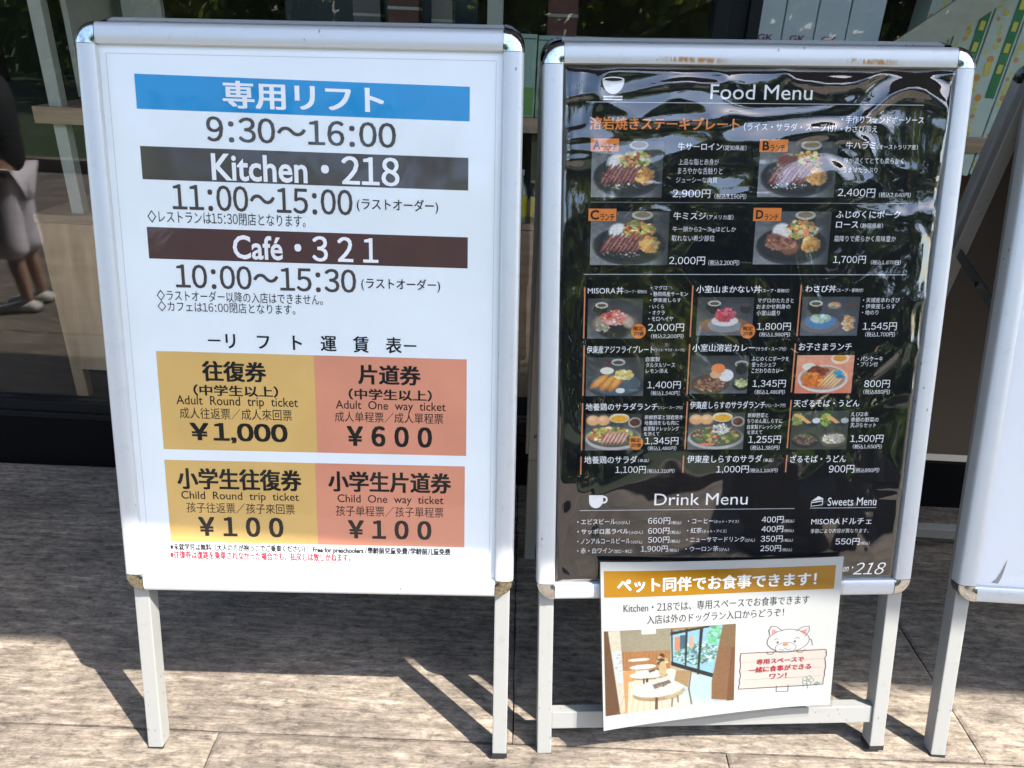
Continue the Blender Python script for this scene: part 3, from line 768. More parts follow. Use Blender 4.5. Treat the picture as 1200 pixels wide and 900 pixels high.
def bowl(kind):
    W_, H_ = 92, 72
    dark = (.19, .20, .21)
    if kind == 'kids':
        p = Pic(W_, H_, (.90, .62, .50), (.84, .50, .38)); p.grain(.05, 12)
        p.ell(.75, .09, .16, .14, (.90, .82, .70)); p.ell(.75, .07, .12, .09, (.86, .58, .22))
        p.ell(.48, .62, .44, .36, (.86, .84, .82)); p.ell(.48, .60, .40, .31, (.70, .52, .44))
        p.ell(.22, .30, .12, .10, (.90, .88, .80)); p.blobs(.38, .42, .16, .10, [(.55, .22, .12), (.45, .16, .10)], 26, .05)
        p.blobs(.34, .66, .22, .18, [(.86, .46, .16), (.92, .58, .24), (.80, .40, .12)], 40, .06)
        for k in range(5): p.ell(.55 + k * .055, .58 + .02 * k, .02, .26, (.93, .80, .56), .55, .4)
        p.blobs(.76, .50, .08, .08, [(.10, .55, .70), (.15, .62, .75)], 10, .04)
        return p.grain(.05, 40).out()
    p = Pic(W_, H_, dark, (.40, .41, .42)); p.grain(.15, 9)
    def mug(x, y, s=1.0):
        p.ell(x - .11 * s, y + .10, .05 * s, .07, (.08, .08, .08)); p.ell(x, y + .12, .105 * s, .17, (.06, .07, .07), soft=.15)
        p.ell(x, y, .115 * s, .075, (.78, .79, .74)); p.ell(x, y + .005, .085 * s, .045, (.36, .30, .20))
    if kind == 'misora':
        mug(.25, .17); p.ell(.50, .62, .42, .27, (.50, .42, .34), soft=.12); p.ell(.50, .60, .36, .22, (.60, .55, .48))
        p.ell(.5, .80, .28, .2, (.09, .09, .1), soft=.3); p.blobs(.48, .48, .23, .18, [(.86, .40, .34), (.90, .55, .48), (.76, .26, .24), (.92, .80, .76)], 90, .04)
        p.blobs(.28, .72, .13, .10, [(.75, .72, .66), (.55, .5, .42)], 30, .03); p.ell(.74, .60, .10, .14, (.80, .70, .62), soft=.4, k=.7)
    elif kind == 'makanai':
        mug(.30, .16); p.ell(.50, .72, .44, .20, (.56, .40, .29)); p.ell(.50, .74, .30, .18, (.52, .54, .56)); p.ell(.50, .62, .24, .14, (.85, .83, .80))
        p.blobs(.50, .45, .17, .17, [(.82, .36, .40), (.88, .50, .52), (.70, .22, .28)], 70, .045); p.ell(.86, .30, .10, .12, (.12, .12, .13)); p.ell(.86, .2, .08, .05, (.30, .29, .27))
    elif kind == 'wasabi':
        p.put(np.ones_like(p.x), (.26, .30, .36), .35)
        mug(.24, .17); p.ell(.34, .70, .34, .24, (.46, .42, .40)); p.ell(.34, .64, .27, .19, (.32, .50, .66)); p.blobs(.34, .56, .16, .10, [(.75, .85, .88), (.55, .72, .78), (.72, .78, .55)], 50, .04)
        p.ell(.56, .22, .12, .09, (.60, .52, .42)); p.blobs(.56, .20, .08, .05, [(.85, .45, .32), (.80, .75, .60), (.55, .62, .40)], 20, .03)
        p.blobs(.83, .66, .10, .20, [(.92, .82, .66), (.90, .62, .34), (.88, .76, .60)], 40, .045); p.ell(.85, .20, .1, .08, (.34, .24, .20))
    elif kind == 'fry':
        p.ell(.55, .12, .12, .09, (.72, .74, .70)); p.ell(.55, .13, .09, .05, (.30, .26, .20)); p.ell(.38, .13, .05, .07, (.36, .08, .16))
        p.ell(.52, .72, .50, .34, (.20, .24, .28)); p.ell(.52, .68, .44, .29, (.30, .36, .41))
        for cx, cy, r in ((.24, .62, -.9), (.38, .66, -1.0), (.52, .66, -1.1)):
            p.ell(cx, cy, .24, .085, (.76, .48, .22), r, .25, rough=.25); p.ell(cx + .01, cy - .03, .18, .05, (.90, .66, .34), r, .5, .9)
        p.ell(.36, .34, .12, .09, (.92, .90, .82)); p.blobs(.66, .44, .15, .13, [(.95, .90, .66), (.92, .80, .45), (.80, .84, .50)], 50, .04)
        p.ell(.60, .86, .08, .07, (.86, .87, .84)); p.ell(.84, .85, .1, .03, (.66, .70, .72), k=.4)
    elif kind == 'curry':
        p.ell(.88, .22, .12, .09, (.74, .76, .70)); p.ell(.88, .23, .09, .05, (.22, .25, .16)); p.ell(.88, .36, .10, .14, (.08, .08, .08))
        p.ell(.34, .76, .34, .26, (.30, .24, .20)); p.blobs(.34, .76, .26, .17, [(.46, .28, .20), (.60, .42, .34), (.70, .55, .46), (.36, .20, .14)], 120, .03)
        p.ell(.62, .52, .13, .16, (.90, .90, .88)); p.ell(.44, .50, .10, .10, (.84, .66, .50)); p.ell(.48, .34, .12, .13, (.90, .54, .30))
        p.ell(.90, .76, .16, .16, (.12, .12, .12)); p.blobs(.90, .72, .13, .11, [(.80, .86, .48), (.66, .76, .40), (.90, .88, .66)], 40, .035)
    elif kind in ('chicken', 'shirasu'):
        for cx in (.13, .32): p.ell(cx, .18, .12, .14, (.90, .68, .46), soft=.3); p.ell(cx - .02, .13, .06, .06, (.96, .82, .66), k=.7, soft=.8)
        p.ell(.60, .12, .18, .13, (.90, .84, .70)); p.ell(.60, .14, .15, .09, (.90, .66, .16)); p.ell(.88, .24, .12, .14, (.74, .70, .66)); p.ell(.88, .24, .09, .10, (.36, .12, .10))
        p.ell(.50, .68, .50, .32, (.74, .72, .70)); p.ell(.50, .64, .46, .28, (.34, .36, .30))
        if kind == 'chicken':
            p.blobs(.44, .58, .40, .20, SALAD, 110, .045)
            for k in range(6): p.ell(.36 + .07 * k, .66, .032, .20, (.66, .40, .34), .35, .3); p.ell(.365 + .07 * k, .65, .018, .17, (.90, .74, .68), .35, .5)
        else:
            p.blobs(.5, .60, .40, .22, [(.40, .52, .26), (.66, .74, .34), (.55, .24, .32), (.82, .72, .36), (.30, .40, .22), (.85, .56, .44)], 130, .045)
            p.blobs(.58, .44, .16, .13, [(.92, .92, .90), (.80, .80, .78)], 50, .028); p.ell(.34, .86, .14, .04, (.90, .52, .40))
    elif kind == 'tempura':
        p.rect(0, 0, 1, .46, (.20, .24, .22)); p.rect(.0, .46, 1, 1, (.22, .22, .22))
        for ox in (0.0, .5):
            p.blobs(.10 + ox, .22, .08, .16, [(.56, .66, .30), (.92, .66, .36), (.42, .54, .26)], 26, .04)
            for k in range(3): p.ell(.20 + ox + .05 * k, .20 + .05 * k, .10, .035, (.92, .68, .44), .9, .4)
            p.ell(.43 + ox, .25, .07, .07, (.84, .86, .86)); p.ell(.36 + ox, .36, .1, .05, (.10, .14, .2))
        p.ell(.26, .76, .24, .20, (.12, .11, .11)); p.blobs(.26, .74, .20, .14, [(.44, .36, .32), (.58, .48, .42), (.30, .24, .22)], 90, .03)
        p.ell(.76, .74, .24, .20, (.36, .33, .28)); p.blobs(.76, .72, .19, .13, [(.86, .83, .74), (.74, .70, .60), (.92, .90, .84)], 90, .03)
    return p.grain(.06, 50).out()

def cafe_picture():
    p = Pic(220, 130, (.68, .54, .38), (.95, .90, .80))
    p.quad([(.10, 0), (.50, 0), (.50, .30), (.12, .30)], (.66, .62, .52)); p.grain(.05, 8)
    p.quad([(.10, .25), (.50, .27), (.50, .52), (.13, .48)], (.74, .50, .30))
    for k in range(13): p.rect(.14 + k * .028, .26, .143 + k * .028, .50, (.58, .37, .20), .6)
    p.quad([(.12, .48), (.50, .50), (1, .80), (1, 1), (.10, 1)], (.93, .90, .84))
    p.quad([(.10, .50), (.24, .47), (.18, 1), (.10, 1)], (.90, .66, .42)); p.quad([(.18, .62), (.42, .60), (.42, 1), (.17, 1)], (.96, .91, .80))
    p.ell(.82, .80, .30, .20, (.78, .90, .95), .5, .8, .9)
    p.quad([(0, 0), (.05, 0), (.12, 1), (0, 1)], (.44, .29, .18)); p.quad([(.03, 0), (.12, 0), (.155, .98), (.115, 1)], (.90, .86, .78)); p.quad([(.06, .24), (.13, .24), (.14, .62), (.09, .62)], (.88, .92, .92))
    p.rect(.28, 0, .39, .055, (.93, .92, .90))
    p.quad([(.50, .04), (.92, 0), (.87, .66), (.505, .42)], (.62, .82, .88))
    p.blobs(.70, .34, .17, .14, [(.40, .62, .66), (.72, .90, .90), (.50, .72, .58), (.86, .95, .96), (.30, .46, .50)], 230, .014)
    p.blobs(.84, .12, .06, .12, [(.45, .80, .60), (.62, .90, .80)], 50, .02); p.rect(.53, .11, .575, .28, (.88, .58, .42)); p.rect(.575, .10, .62, .27, (.22, .40, .50)); p.rect(.64, .12, .68, .26, (.86, .70, .62))
    p.quad([(.50, .05), (.80, 0), (.80, .02), (.50, .09)], (.12, .13, .16))
    for x0, x1, xb, wd, yb in ((.505, .515, .51, .01, .44), (.615, .632, .61, .012, .53), (.725, .75, .705, .016, .61)):
        p.quad([(x0, .02), (x1, .02), (xb + wd, yb), (xb, yb)], (.09, .10, .13))
    p.quad([(.505, .41), (.87, .64), (.86, .69), (.505, .46)], (.09, .10, .12))
    p.quad([(.90, 0), (1, 0), (1, 1), (.82, .95), (.82, .72)], (.58, .41, .27)); p.quad([(.90, 0), (1, 0), (1, .30), (.89, .28)], (.56, .44, .30)); p.quad([(.97, .3), (1, .3), (1, 1), (.94, 1)], (.48, .29, .15), .8)
    p.blobs(.44, .38, .04, .06, [(.2, .16, .14), (.93, .80, .56)], 14, .018)
    for cx, cy, rx, ry in ((.26, .36, .08, .018), (.29, .45, .10, .028), (.33, .55, .14, .045), (.40, .735, .20, .105)):
        p.ell(cx + .01, cy + ry * .5, rx, ry, (.70, .60, .46)); p.ell(cx, cy, rx, ry, (.96, .96, .92))
    p.quad([(.33, .50), (.41, .48), (.42, .50), (.34, .53)], (.42, .34, .30)); p.quad([(.36, .68), (.49, .64), (.51, .68), (.38, .74)], (.38, .27, .23))
    p.rect(.29, .59, .305, .66, (.3, .24, .2)); p.rect(.315, .59, .33, .65, (.25, .2, .18)); p.rect(.38, .84, .405, 1.0, (.36, .20, .14))
    p.ell(.405, .63, .02, .03, (.86, .88, .86)); p.ell(.44, .50, .03, .10, (.86, .74, .55))
    p.quad([(.545, .53), (.655, .55), (.635, .76), (.53, .66)], (.72, .58, .40)); p.quad([(.45, .86), (.56, .80), (.63, .78), (.55, .88), (.50, .89)], (.80, .72, .56))
    for a, b in (((.51, .87), (.505, .99)), ((.635, .76), (.66, .99)), ((.55, .85), (.555, .94)), ((.655, .56), (.635, .80))):
        p.quad([(a[0], a[1]), (a[0] + .012, a[1]), (b[0] + .012, b[1]), (b[0], b[1])], (.50, .42, .34))
    for k in range(16): p.quad([(.90 + .006 * k, 0), (.902 + .006 * k, 0), (.846 + .009 * k, 1), (.842 + .009 * k, 1)], (.46, .31, .19), .25)
    for k in range(9): p.quad([(.18 + .03 * k, .62), (.183 + .03 * k, .62), (.10 + .05 * k, 1), (.09 + .05 * k, 1)], (.80, .66, .46), .4)
    p.blobs(.44, .70, .035, .02, [(.30, .20, .16), (.62, .50, .42)], 10, .008); p.blobs(.40, .50, .02, .01, [(.9, .9, .86), (.4, .3, .26)], 6, .008)
    p.blobs(.105, .40, .02, .12, [(.96, .97, .96), (.80, .84, .84)], 30, .012)
    p.ell(.40, .745, .205, .108, (.98, .98, .95), k=.25)
    return p.grain(.05, 90).out()

# ------------------------------------------------------------------ ground: stamped concrete slabs in running bond
def sheet(name, x0, x1, y0, y1, z, mat):
    return mesh_obj(name, [(x0, y0, z), (x1, y0, z), (x1, y1, z), (x0, y1, z)], [(0, 1, 2, 3)], mat)
ground = tag(sheet('ground', -150, 150, -200, 100, -.022, M['paving']), 'pale stamped concrete plaza in front of the shop', kind='structure')
bed = mesh_obj('joint_bed', [(-6.2, -2.329, -.0075), (6.2, -2.329, -.0075), (6.2, 1.80, -.0075), (-6.2, 1.80, -.0075)], [(0, 1, 2, 3)], M['mortar'], ground)
lawn = tag(sheet('lawn', -150, 150, -199, -2.45, -.004, M['lawn']), 'dark green lawn added behind the camera to darken the reflections', kind='structure')  # invented and out of view, gives the films and glass something dark to reflect
KB = Geo().box(-30, 30, -2.448, -2.33, -.021, .10, .01).obj('kerb', M['paving']); tag(KB, 'low concrete kerb between the paving and the lawn', kind='structure')
SL = .853; ROW_Y = .938
slab_mesh = {}
def slab(x0, x1, y0, y1):
    w, dpt = round(x1 - x0, 3), round(y1 - y0, 3)
    key = (w, dpt)
    if key not in slab_mesh:
        rs = random.Random(3)
        bm = bmesh.new(); n = 26
        # outline with slightly chipped edges, small arris
        def edge(a, b, m):
            return [(a[0] + (b[0] - a[0]) * i / m, a[1] + (b[1] - a[1]) * i / m) for i in range(m)]
        g = .0013
        o = edge((g, g), (w - g, g), n) + edge((w - g, g), (w - g, dpt - g), n) + edge((w - g, dpt - g), (g, dpt - g), n) + edge((g, dpt - g), (g, g), n)
        o = [(x + rs.uniform(-.0012, .0012), y + rs.uniform(-.0012, .0012)) for x, y in o]
        cx, cy = w / 2, dpt / 2
        inn = [(x + (cx - x) * .006 / w * 2, y + (cy - y) * .006 / dpt * 2) for x, y in o]
        vt = [bm.verts.new((x, y, 0)) for x, y in inn]; ve = [bm.verts.new((x, y, -.0022)) for x, y in o]; vb = [bm.verts.new((x, y, -.0215)) for x, y in o]
        k = len(o)
        bm.faces.new(vt)
        for i in range(k):
            j = (i + 1) % k
            bm.faces.new((ve[i], ve[j], vt[j], vt[i])); bm.faces.new((vb[i], vb[j], ve[j], ve[i]))
        me = bpy.data.meshes.new('paving_slab'); bm.to_mesh(me); bm.free(); me.materials.append(M['paving'])
        slab_mesh[key] = me
    ob = bpy.data.objects.new('paving_slab', slab_mesh[key]); link(ob, ground)
    ob.location = (x0, y0, random.uniform(-.0008, .0004)); return ob
for r in range(-4, 1):
    y0 = max(ROW_Y + r * SL, -2.328); y1 = min(ROW_Y + (r + 1) * SL, 1.80)
    if r % 2 == 0: ed_ = [.0285 + k * SL for k in range(-7, 8) if k != -1]
    else: ed_ = [.412 + k * .912 for k in range(-7, 7)]
    for a_, b_ in zip(ed_[:-1], ed_[1:]): slab(a_, b_, y0, y1)

# ------------------------------------------------------------------ folding sign boards
W, H, T, R = .637, .8714, 1.1844, .030
PROF = [(0.0, -.016), (0.0, .0015), (.0006, .0055), (.0022, .0088), (.0048, .0108), (.009, .0118), (.018, .0122), (.0265, .0116), (.0290, .0100), (.030, .0070), (.030, -.004)]

def leaf_frames(yaw, lean, roll):
    u = Vector((cos(yaw), sin(yaw), 0)); n = Vector((-sin(yaw), cos(yaw), 0))
    v = Vector((0, 0, cos(lean))) + n * sin(lean)
    U = cos(roll) * u + sin(roll) * v; V = -sin(roll) * u + cos(roll) * v
    N = U.cross(V)
    VR = V - n * (2 * V.dot(n))
    OR = (V - VR) * T + n * .044 + Vector((0, 0, .0065))
    NR = -(U.cross(VR))
    front = lambda a, b, d: U * a + V * b + N * d
    rear = lambda a, b, d: OR - U * a + VR * b + NR * d
    return front, rear

def extrude_rail(fn, name, mat, parent, side):
    g = Geo(); n = len(PROF)
    L0, L1 = -W / 2, W / 2; B0, B1 = T - H, T
    for (w, d) in PROF:
        pass
    segs = 2
    vs = []
    for e in (0, 1):
        for (w, d) in PROF:
            if side == 'left': p = (L0 + w, (B0 + R + .0006) if e == 0 else (B1 - R - .0006))
            elif side == 'right': p = (L1 - w, (B1 - R - .0006) if e == 0 else (B0 + R + .0006))
            elif side == 'top': p = ((L0 + R + .0006) if e == 0 else (L1 - R - .0006), B1 - w)
            else: p = ((L1 - R - .0006) if e == 0 else (L0 + R + .0006), B0 + w)
            vs.append(fn(p[0], p[1], d))
    fs = [(i, i + 1, n + i + 1, n + i) for i in range(n - 1)] + [tuple(range(n))[::-1], tuple(range(n, 2 * n)), (n - 1, 0, n, 2 * n - 1)]
    g.add(vs, fs)
    o = g.obj(name, mat, parent)
    for p in o.data.polygons: p.use_smooth = len(p.vertices) == 4
    o.data.set_sharp_from_angle(angle=radians(38))
    return o

def corner_cap(fn, cu, cv, a0, mat, parent):
    g = Geo(); n = len(PROF); K = 10; vs = []
    for k in range(K + 1):
        t = a0 + (pi / 2) * k / K
        for (w, d) in PROF:
            r = R - w + (.0006 if w < .004 else 0)
            vs.append(fn(cu + r * cos(t), cv + r * sin(t), d + .0006))
    fs = [(k * n + i, k * n + i + 1, (k + 1) * n + i + 1, (k + 1) * n + i) for k in range(K) for i in range(n - 1)]
    fs += [tuple(range(n)), tuple(K * n + i for i in range(n))[::-1]]
    g.add(vs, fs)
    o = g.obj('corner_cap', mat, parent, True); o.data.set_sharp_from_angle(angle=radians(35)); return o

def vn(x, y, seed):
    """smooth value noise on arrays"""
    r2 = np.random.default_rng(seed); g = r2.random((64, 64))
    ix = np.floor(x).astype(int); iy = np.floor(y).astype(int); fx = x - ix; fy = y - iy
    fx = fx * fx * (3 - 2 * fx); fy = fy * fy * (3 - 2 * fy); ix %= 64; iy %= 64; jx = (ix + 1) % 64; jy = (iy + 1) % 64
    return (g[iy, ix] * (1 - fx) + g[iy, jx] * fx) * (1 - fy) + (g[jy, ix] * (1 - fx) + g[jy, jx] * fx) * fy

def film_sheet(fn, parent, mat, base, wrinkle):
    nu, nv = (170, 250) if wrinkle else (50, 70)
    u0, u1, v0, v1 = -W / 2 + .0285, W / 2 - .0285, T - H + .0285, T - .0285
    uu, vv = np.meshgrid(np.linspace(u0, u1, nu), np.linspace(v0, v1, nv))
    su = (uu - u0) / (u1 - u0); sv = (vv - v0) / (v1 - v0)
    if wrinkle:
        a = uu * 9; b = vv * 9
        wx = (vn(a + 5, b + 9, 1) - .5) * 2.2; wy = (vn(a + 31, b + 2, 2) - .5) * 2.2
        ridged = lambda X, Y, s: 1 - np.abs(2 * vn(X, Y, s) - 1)
        hor = ridged(a * .7 + wx, b * 2.2 + wy, 3) ** 2 + .45 * ridged(a * 1.6 + wx * 1.4, b * 4.5 + wy, 4) ** 2
        ver = ridged(a * 2.6 + wx, b * .55 + wy, 5) ** 2 + .4 * ridged(a * 5 + wx, b * 1.2 + wy, 6) ** 2
        dia = ridged(a * 1.2 + b * .9 + wx, b * 1.2 - a * .8 + wy, 7) ** 2
        top = np.clip((sv - .72) / .25, 0, 1); side = np.clip((.13 - su) / .13, 0, 1) + np.clip((su - .80) / .2, 0, 1)
        amp = .08 + .42 * np.clip((sv - .15) / .6, 0, 1)
        h = (dia * .8 * amp + hor * (2.1 * top) + ver * (1.1 * np.clip(side, 0, 1) * (.5 + .5 * sv))) * .0052
        h += .0085 * vn(uu * 5, vv * 5, 8) + .0022 * vn(uu * 13 + wx * .6, vv * 10 + wy * .6, 9)
    else:
        h = .0007 * vn(uu * 4, vv * 3, 12) + .0010 * np.clip((sv - .80) / .2, 0, 1) * vn(uu * 14 + 4 * vn(uu * 6, vv * 6, 14), vv * 30, 13)
    edge = np.minimum.reduce([su / .02, (1 - su) / .02, sv / .015, (1 - sv) / .015]).clip(0, 1)
    h = h * edge + base
    vs = [fn(a, b, d) for a, b, d in zip(uu.ravel(), vv.ravel(), h.ravel())]
    fs = [(j * nu + i, j * nu + i + 1, (j + 1) * nu + i + 1, (j + 1) * nu + i) for j in range(nv - 1) for i in range(nu - 1)]
    return mesh_obj('cover_film', vs, fs, mat, parent, smooth=True)

def fbox(fn, u0, u1, v0, v1, d0, d1, b=.0015):
    return Geo().box(u0, u1, v0, v1, d0, d1, b).map(fn)

def make_board(name, loc, yaw, lean, roll, label, paper, film, top_mat='alu', bottom_caps='brass', crossbar=False, wrinkle=False, film_base=.0048):
    root = empty(name, loc)
    tag(root, label, 'sign board', 'folding sign boards in front of the shop window')
    front, rear = leaf_frames(yaw, lean, roll)
    posters = None
    for fn, is_front in ((front, True), (rear, False)):
        for side in ('top', 'bottom', 'left', 'right'):
            extrude_rail(fn, 'frame_rail', M[top_mat if (side == 'top' and is_front) else 'alu'], root, side)
        for cu, cv, a0, mk in ((-W / 2 + R, T - R, pi / 2, 'chrome'), (W / 2 - R, T - R, 0, 'chrome'), (-W / 2 + R, T - H + R, pi, bottom_caps), (W / 2 - R, T - H + R, -pi / 2, bottom_caps)):
            corner_cap(fn, cu, cv, a0, M[mk], root)
        fbox(fn, -W / 2 + .008, W / 2 - .008, T - H + .008, T - .008, -.010, -.001, 0).obj('back_panel', M['backing'], root)
        for sx in (-1, 1):
            xa, xb = sorted((sx * (W / 2 - .0052), sx * (W / 2 - .0302)))
            v0 = .004 if is_front else -.003
            lg = Geo().box(xa, xb, v0, T - H + .0275, -.034, -.0045, .0018).box(xa, xb, T - H + .0277, T - .012, -.034, -.0166, .0018).map(fn).obj('leg', M['alu_leg'], root)
            for vs_ in (T - .055, T - H + .10):
                Geo().tube([fn((xa + xb) / 2, vs_, -.0362), fn((xa + xb) / 2, vs_, -.0338)], .0045, 10).obj('screw', M['chrome'], lg)
            fbox(fn, xa - .0008, xb + .0008, v0 - .0035, v0 + .006, -.0348, -.0038, .001).obj('foot_cap', M['rubber'], lg)
        if crossbar or not is_front:
            fbox(fn, -W / 2 + .0306, W / 2 - .0306, .055, .0875, -.030, -.009, .0012).obj('cross_bar', M['alu_leg'], root)
        if is_front:
            poster = fbox(fn, -W / 2 + .026, W / 2 - .026, T - H + .026, T - .026, 0.0, .0022, 0).obj('poster', M[paper], root)
            film_sheet(fn, root, M[film], film_base, wrinkle)
        else:
            fbox(fn, -W / 2 + .026, W / 2 - .026, T - H + .026, T - .026, 0.0, .0022, 0).obj('rear_poster', M['paper3'], root)
    # folding stays between the two leaves, with their rivets
    for sx in (-1, 1):
        a = front(sx * (W / 2 - .016), .80, -.018); b = rear(-sx * (W / 2 - .016), .86, -.018)
        g = Geo(); dirv = (b - a); up = Vector((0, 0, .009)); th = Vector((.0016, 0, 0))
        g.add([a - up - th, b - up - th, b + up - th, a + up - th, a - up + th, b - up + th, b + up + th, a + up + th],
              [(0, 1, 2, 3), (7, 6, 5, 4), (0, 4, 5, 1), (1, 5, 6, 2), (2, 6, 7, 3), (3, 7, 4, 0)])
        st = g.obj('folding_stay', M['steel_dark'], root)
        m_ = (a * .55 + b * .45)
        Geo().tube([m_ - Vector((.005, 0, 0)), m_ + Vector((.005, 0, 0))], .0055, 10).obj('rivet', M['chrome'], st)
    # hinges joining the tops
    for q in (-.22, .22):
        a = front(q, T - .022, -.014); b = rear(-q, T - .022, -.014)
        Geo().box(q - .02, q + .02, min(a.y, b.y) - .002, max(a.y, b.y) + .002, min(a.z, b.z) - .004, max(a.z, b.z) + .004).obj('hinge', M['steel_dark'], root)
    return root, poster, front

# lift timetable board
LOC1 = (-.2951, .8944, 0); LOC2 = (.3860, .9292, 0); LOC3 = (1.1007, .9277, 0)
b1, poster1, F1 = make_board('folding_sign_board', LOC1, .0063, .2321, .0208,
    'white folding sign board with lift and cafe hours and orange ticket price boxes', 'paper', 'film')
def FP(a, b, d):
    # the sheet sits a touch crooked in its frame, more so towards the top
    return F1(a, b - a * float(np.interp(b, [.42, .68, 1.09], [0, .007, .018])), d)
for (nm, u0, v0, u1, v1, ink) in LIFT_PANELS:
    u0, u1 = sorted((u0, u1)); v0, v1 = sorted((v0, v1))
    print_poly('printed_band' if nm == 'band' else nm, [(u0, v0), (u1, v0), (u1, v1), (u0, v1)], ink, FP, .00245, poster1)
for (a0, a1, c0, c1) in ((-.279, -.2782, .352, 1.142), (.2782, .279, .352, 1.142), (-.279, .279, 1.1425, 1.1433), (-.279, .279, .3512, .3519)):
    print_poly('cover_crease', [(a0 * 1000, c0 * 1000), (a1 * 1000, c0 * 1000), (a1 * 1000, c1 * 1000), (a0 * 1000, c1 * 1000)], simple("crease grey", (.55, .58, .60), .5), F1, .0025, poster1)
for (t, u0, u1, v0, v1, ink, wt) in LIFT_TEXT:
    print_text(t, u0, u1, v0, v1, ink, wt, FP, .00275, poster1)

# food menu board
b2, poster2, F2 = make_board('folding_sign_board', LOC2, .0453, .2293, .0275,
    'folding sign board with a black food menu under wrinkled clear film', 'black_paper', 'film_wrinkled',
    top_mat='alu_rust', bottom_caps='chrome', crossbar=True, wrinkle=True, film_base=.0040)
for (nm, u0, v0, u1, v1) in MENU_PHOTOS:
    if nm.startswith('steak'): img = steak(nm[-1])
    else: img = bowl(nm)
    # the photographs on the menu fade out towards their right side
    if nm != 'kids':
        w_ = img.shape[1]; k = np.clip((np.linspace(0, 1, w_) - .72) / .28, 0, 1)[None, :, None] * (.75 if nm.startswith('steak') else .25)
        img = img * (1 - k) + np.array((.10, .11, .12)) * k
    u0, u1 = sorted((u0, u1)); v0, v1 = sorted((v0, v1))
    print_image('menu_picture', img, u0, u1, v0, v1, F2, .00245, poster2)
for (nm, u0, v0, u1, v1, ink) in MENU_PANELS:
    u0, u1 = sorted((u0, u1)); v0, v1 = sorted((v0, v1))
    print_poly('lunch_badge', [(u0, v0), (u1, v0), (u1, v1), (u0, v1)], ink, F2, .00265, poster2)
for (cu, cv, r) in MENU_SEALS:
    print_poly('limited_seal', [(cu + r * cos(2 * pi * k / 24), cv + r * sin(2 * pi * k / 24)) for k in range(24)], 'orange', F2, .00265, poster2)
for (u0, v0, u1, v1, th, ink) in MENU_LINES:
    if ink == 'dot':
        v0 = v1 = (v0 + v1) / 2; g = Geo(); x = u0
        while x < u1:
            g.add([F2(a / 1000, b / 1000, .00245) for a, b in ((x, v0 - .4), (x + 1.6, v0 - .4), (x + 1.6, v0 + .4), (x, v0 + .4))], [(0, 1, 2, 3)]); x += 3.4
        g.obj('dotted_line', INK['line'], poster2); continue
    if abs(u1 - u0) > abs(v1 - v0):
        v = (v0 + v1) / 2; pts = [(u0, v - th / 2), (u1, v - th / 2), (u1, v + th / 2), (u0, v + th / 2)]
    else:
        u = (u0 + u1) / 2; pts = [(u - th / 2, v1), (u + th / 2, v1), (u + th / 2, v0), (u - th / 2, v0)]
    print_poly('rule_line', pts, ink, F2, .0025, poster2)
for (t, u0, u1, v0, v1, ink, wt) in MENU_TEXT:
    print_text(t, u0, u1, v0, v1, ink, wt, F2, .0029, poster2)
def icon(polys):
    for pts in polys: print_poly('menu_icon', pts, 'w', F2, .0029, poster2)
# rice bowl
cx, y0 = -215, 1107
icon([[(cx + 16 * cos(pi + pi * k / 14), 1135 + 20 * sin(pi + pi * k / 14)) for k in range(15)],
      [(cx + 16 * cos(2 * pi * k / 24), 1135 + 3.6 * sin(2 * pi * k / 24)) for k in range(24)],
      [(cx - 14, y0 + 3.2), (cx + 14, y0 + 3.2), (cx + 14, y0 + 5.4), (cx - 14, y0 + 5.4)], [(cx - 14, y0 - .6), (cx + 14, y0 - .6), (cx + 14, y0 + 1.6), (cx - 14, y0 + 1.6)]])
print_poly('menu_icon', [(cx + 13.2 * cos(2 * pi * k / 24), 1135 + 2.2 * sin(2 * pi * k / 24)) for k in range(24)], 'k', F2, .0031, poster2)
# coffee cup with handle
icon([[(-234, 496), (-234, 488)] + [(-222.5 + 11.5 * cos(pi + pi * k / 12), 486 + 12.5 * sin(pi + pi * k / 12)) for k in range(13)] + [(-211, 496)]])
ring = Geo(); K = 18
for k in range(K):
    a, b = -2.0 + 4.0 * k / K, -2.0 + 4.0 * (k + 1) / K
    ring.add([F2((-210 + r * cos(t)) / 1000, (488 + r * sin(t)) / 1000, .0029) for r, t in ((3.6, a), (6.6, a), (6.6, b), (3.6, b))], [(0, 1, 2, 3)])
ring.obj('menu_icon', INK['w'], poster2)
# slice of cake
icon([[(135.5, 482), (147, 491), (155.5, 486.5), (154.5, 485)], [(135.5, 480.3), (154.8, 483.2), (154.8, 481.6), (135.5, 478.6)]])
for pts in ([(135.5, 473.5), (135.5, 482), (136.4, 482), (136.4, 473.5)], [(135.5, 473.5), (155, 476.2), (155, 475.2), (135.5, 472.6)], [(154.2, 475.5), (155.2, 475.5), (155.2, 485.5), (154.2, 485.5)]):
    icon([pts])

# third board, its sheet blank, cut by the right edge of the frame
b3, poster3, F3 = make_board('folding_sign_board', (LOC3[0] - .002, LOC3[1] + .001, 0), -.0448, .262, .0130,
    'folding sign board at the far right with a blank white sheet', 'paper3', 'film', bottom_caps='chrome')
print_poly('torn_mark', [(-262, 348), (-254, 356), (-249, 368), (-241, 392), (-243, 374), (-246, 358), (-250, 347)], simple("torn corner", (.30, .29, .27), .6), F3, .0026, poster3)

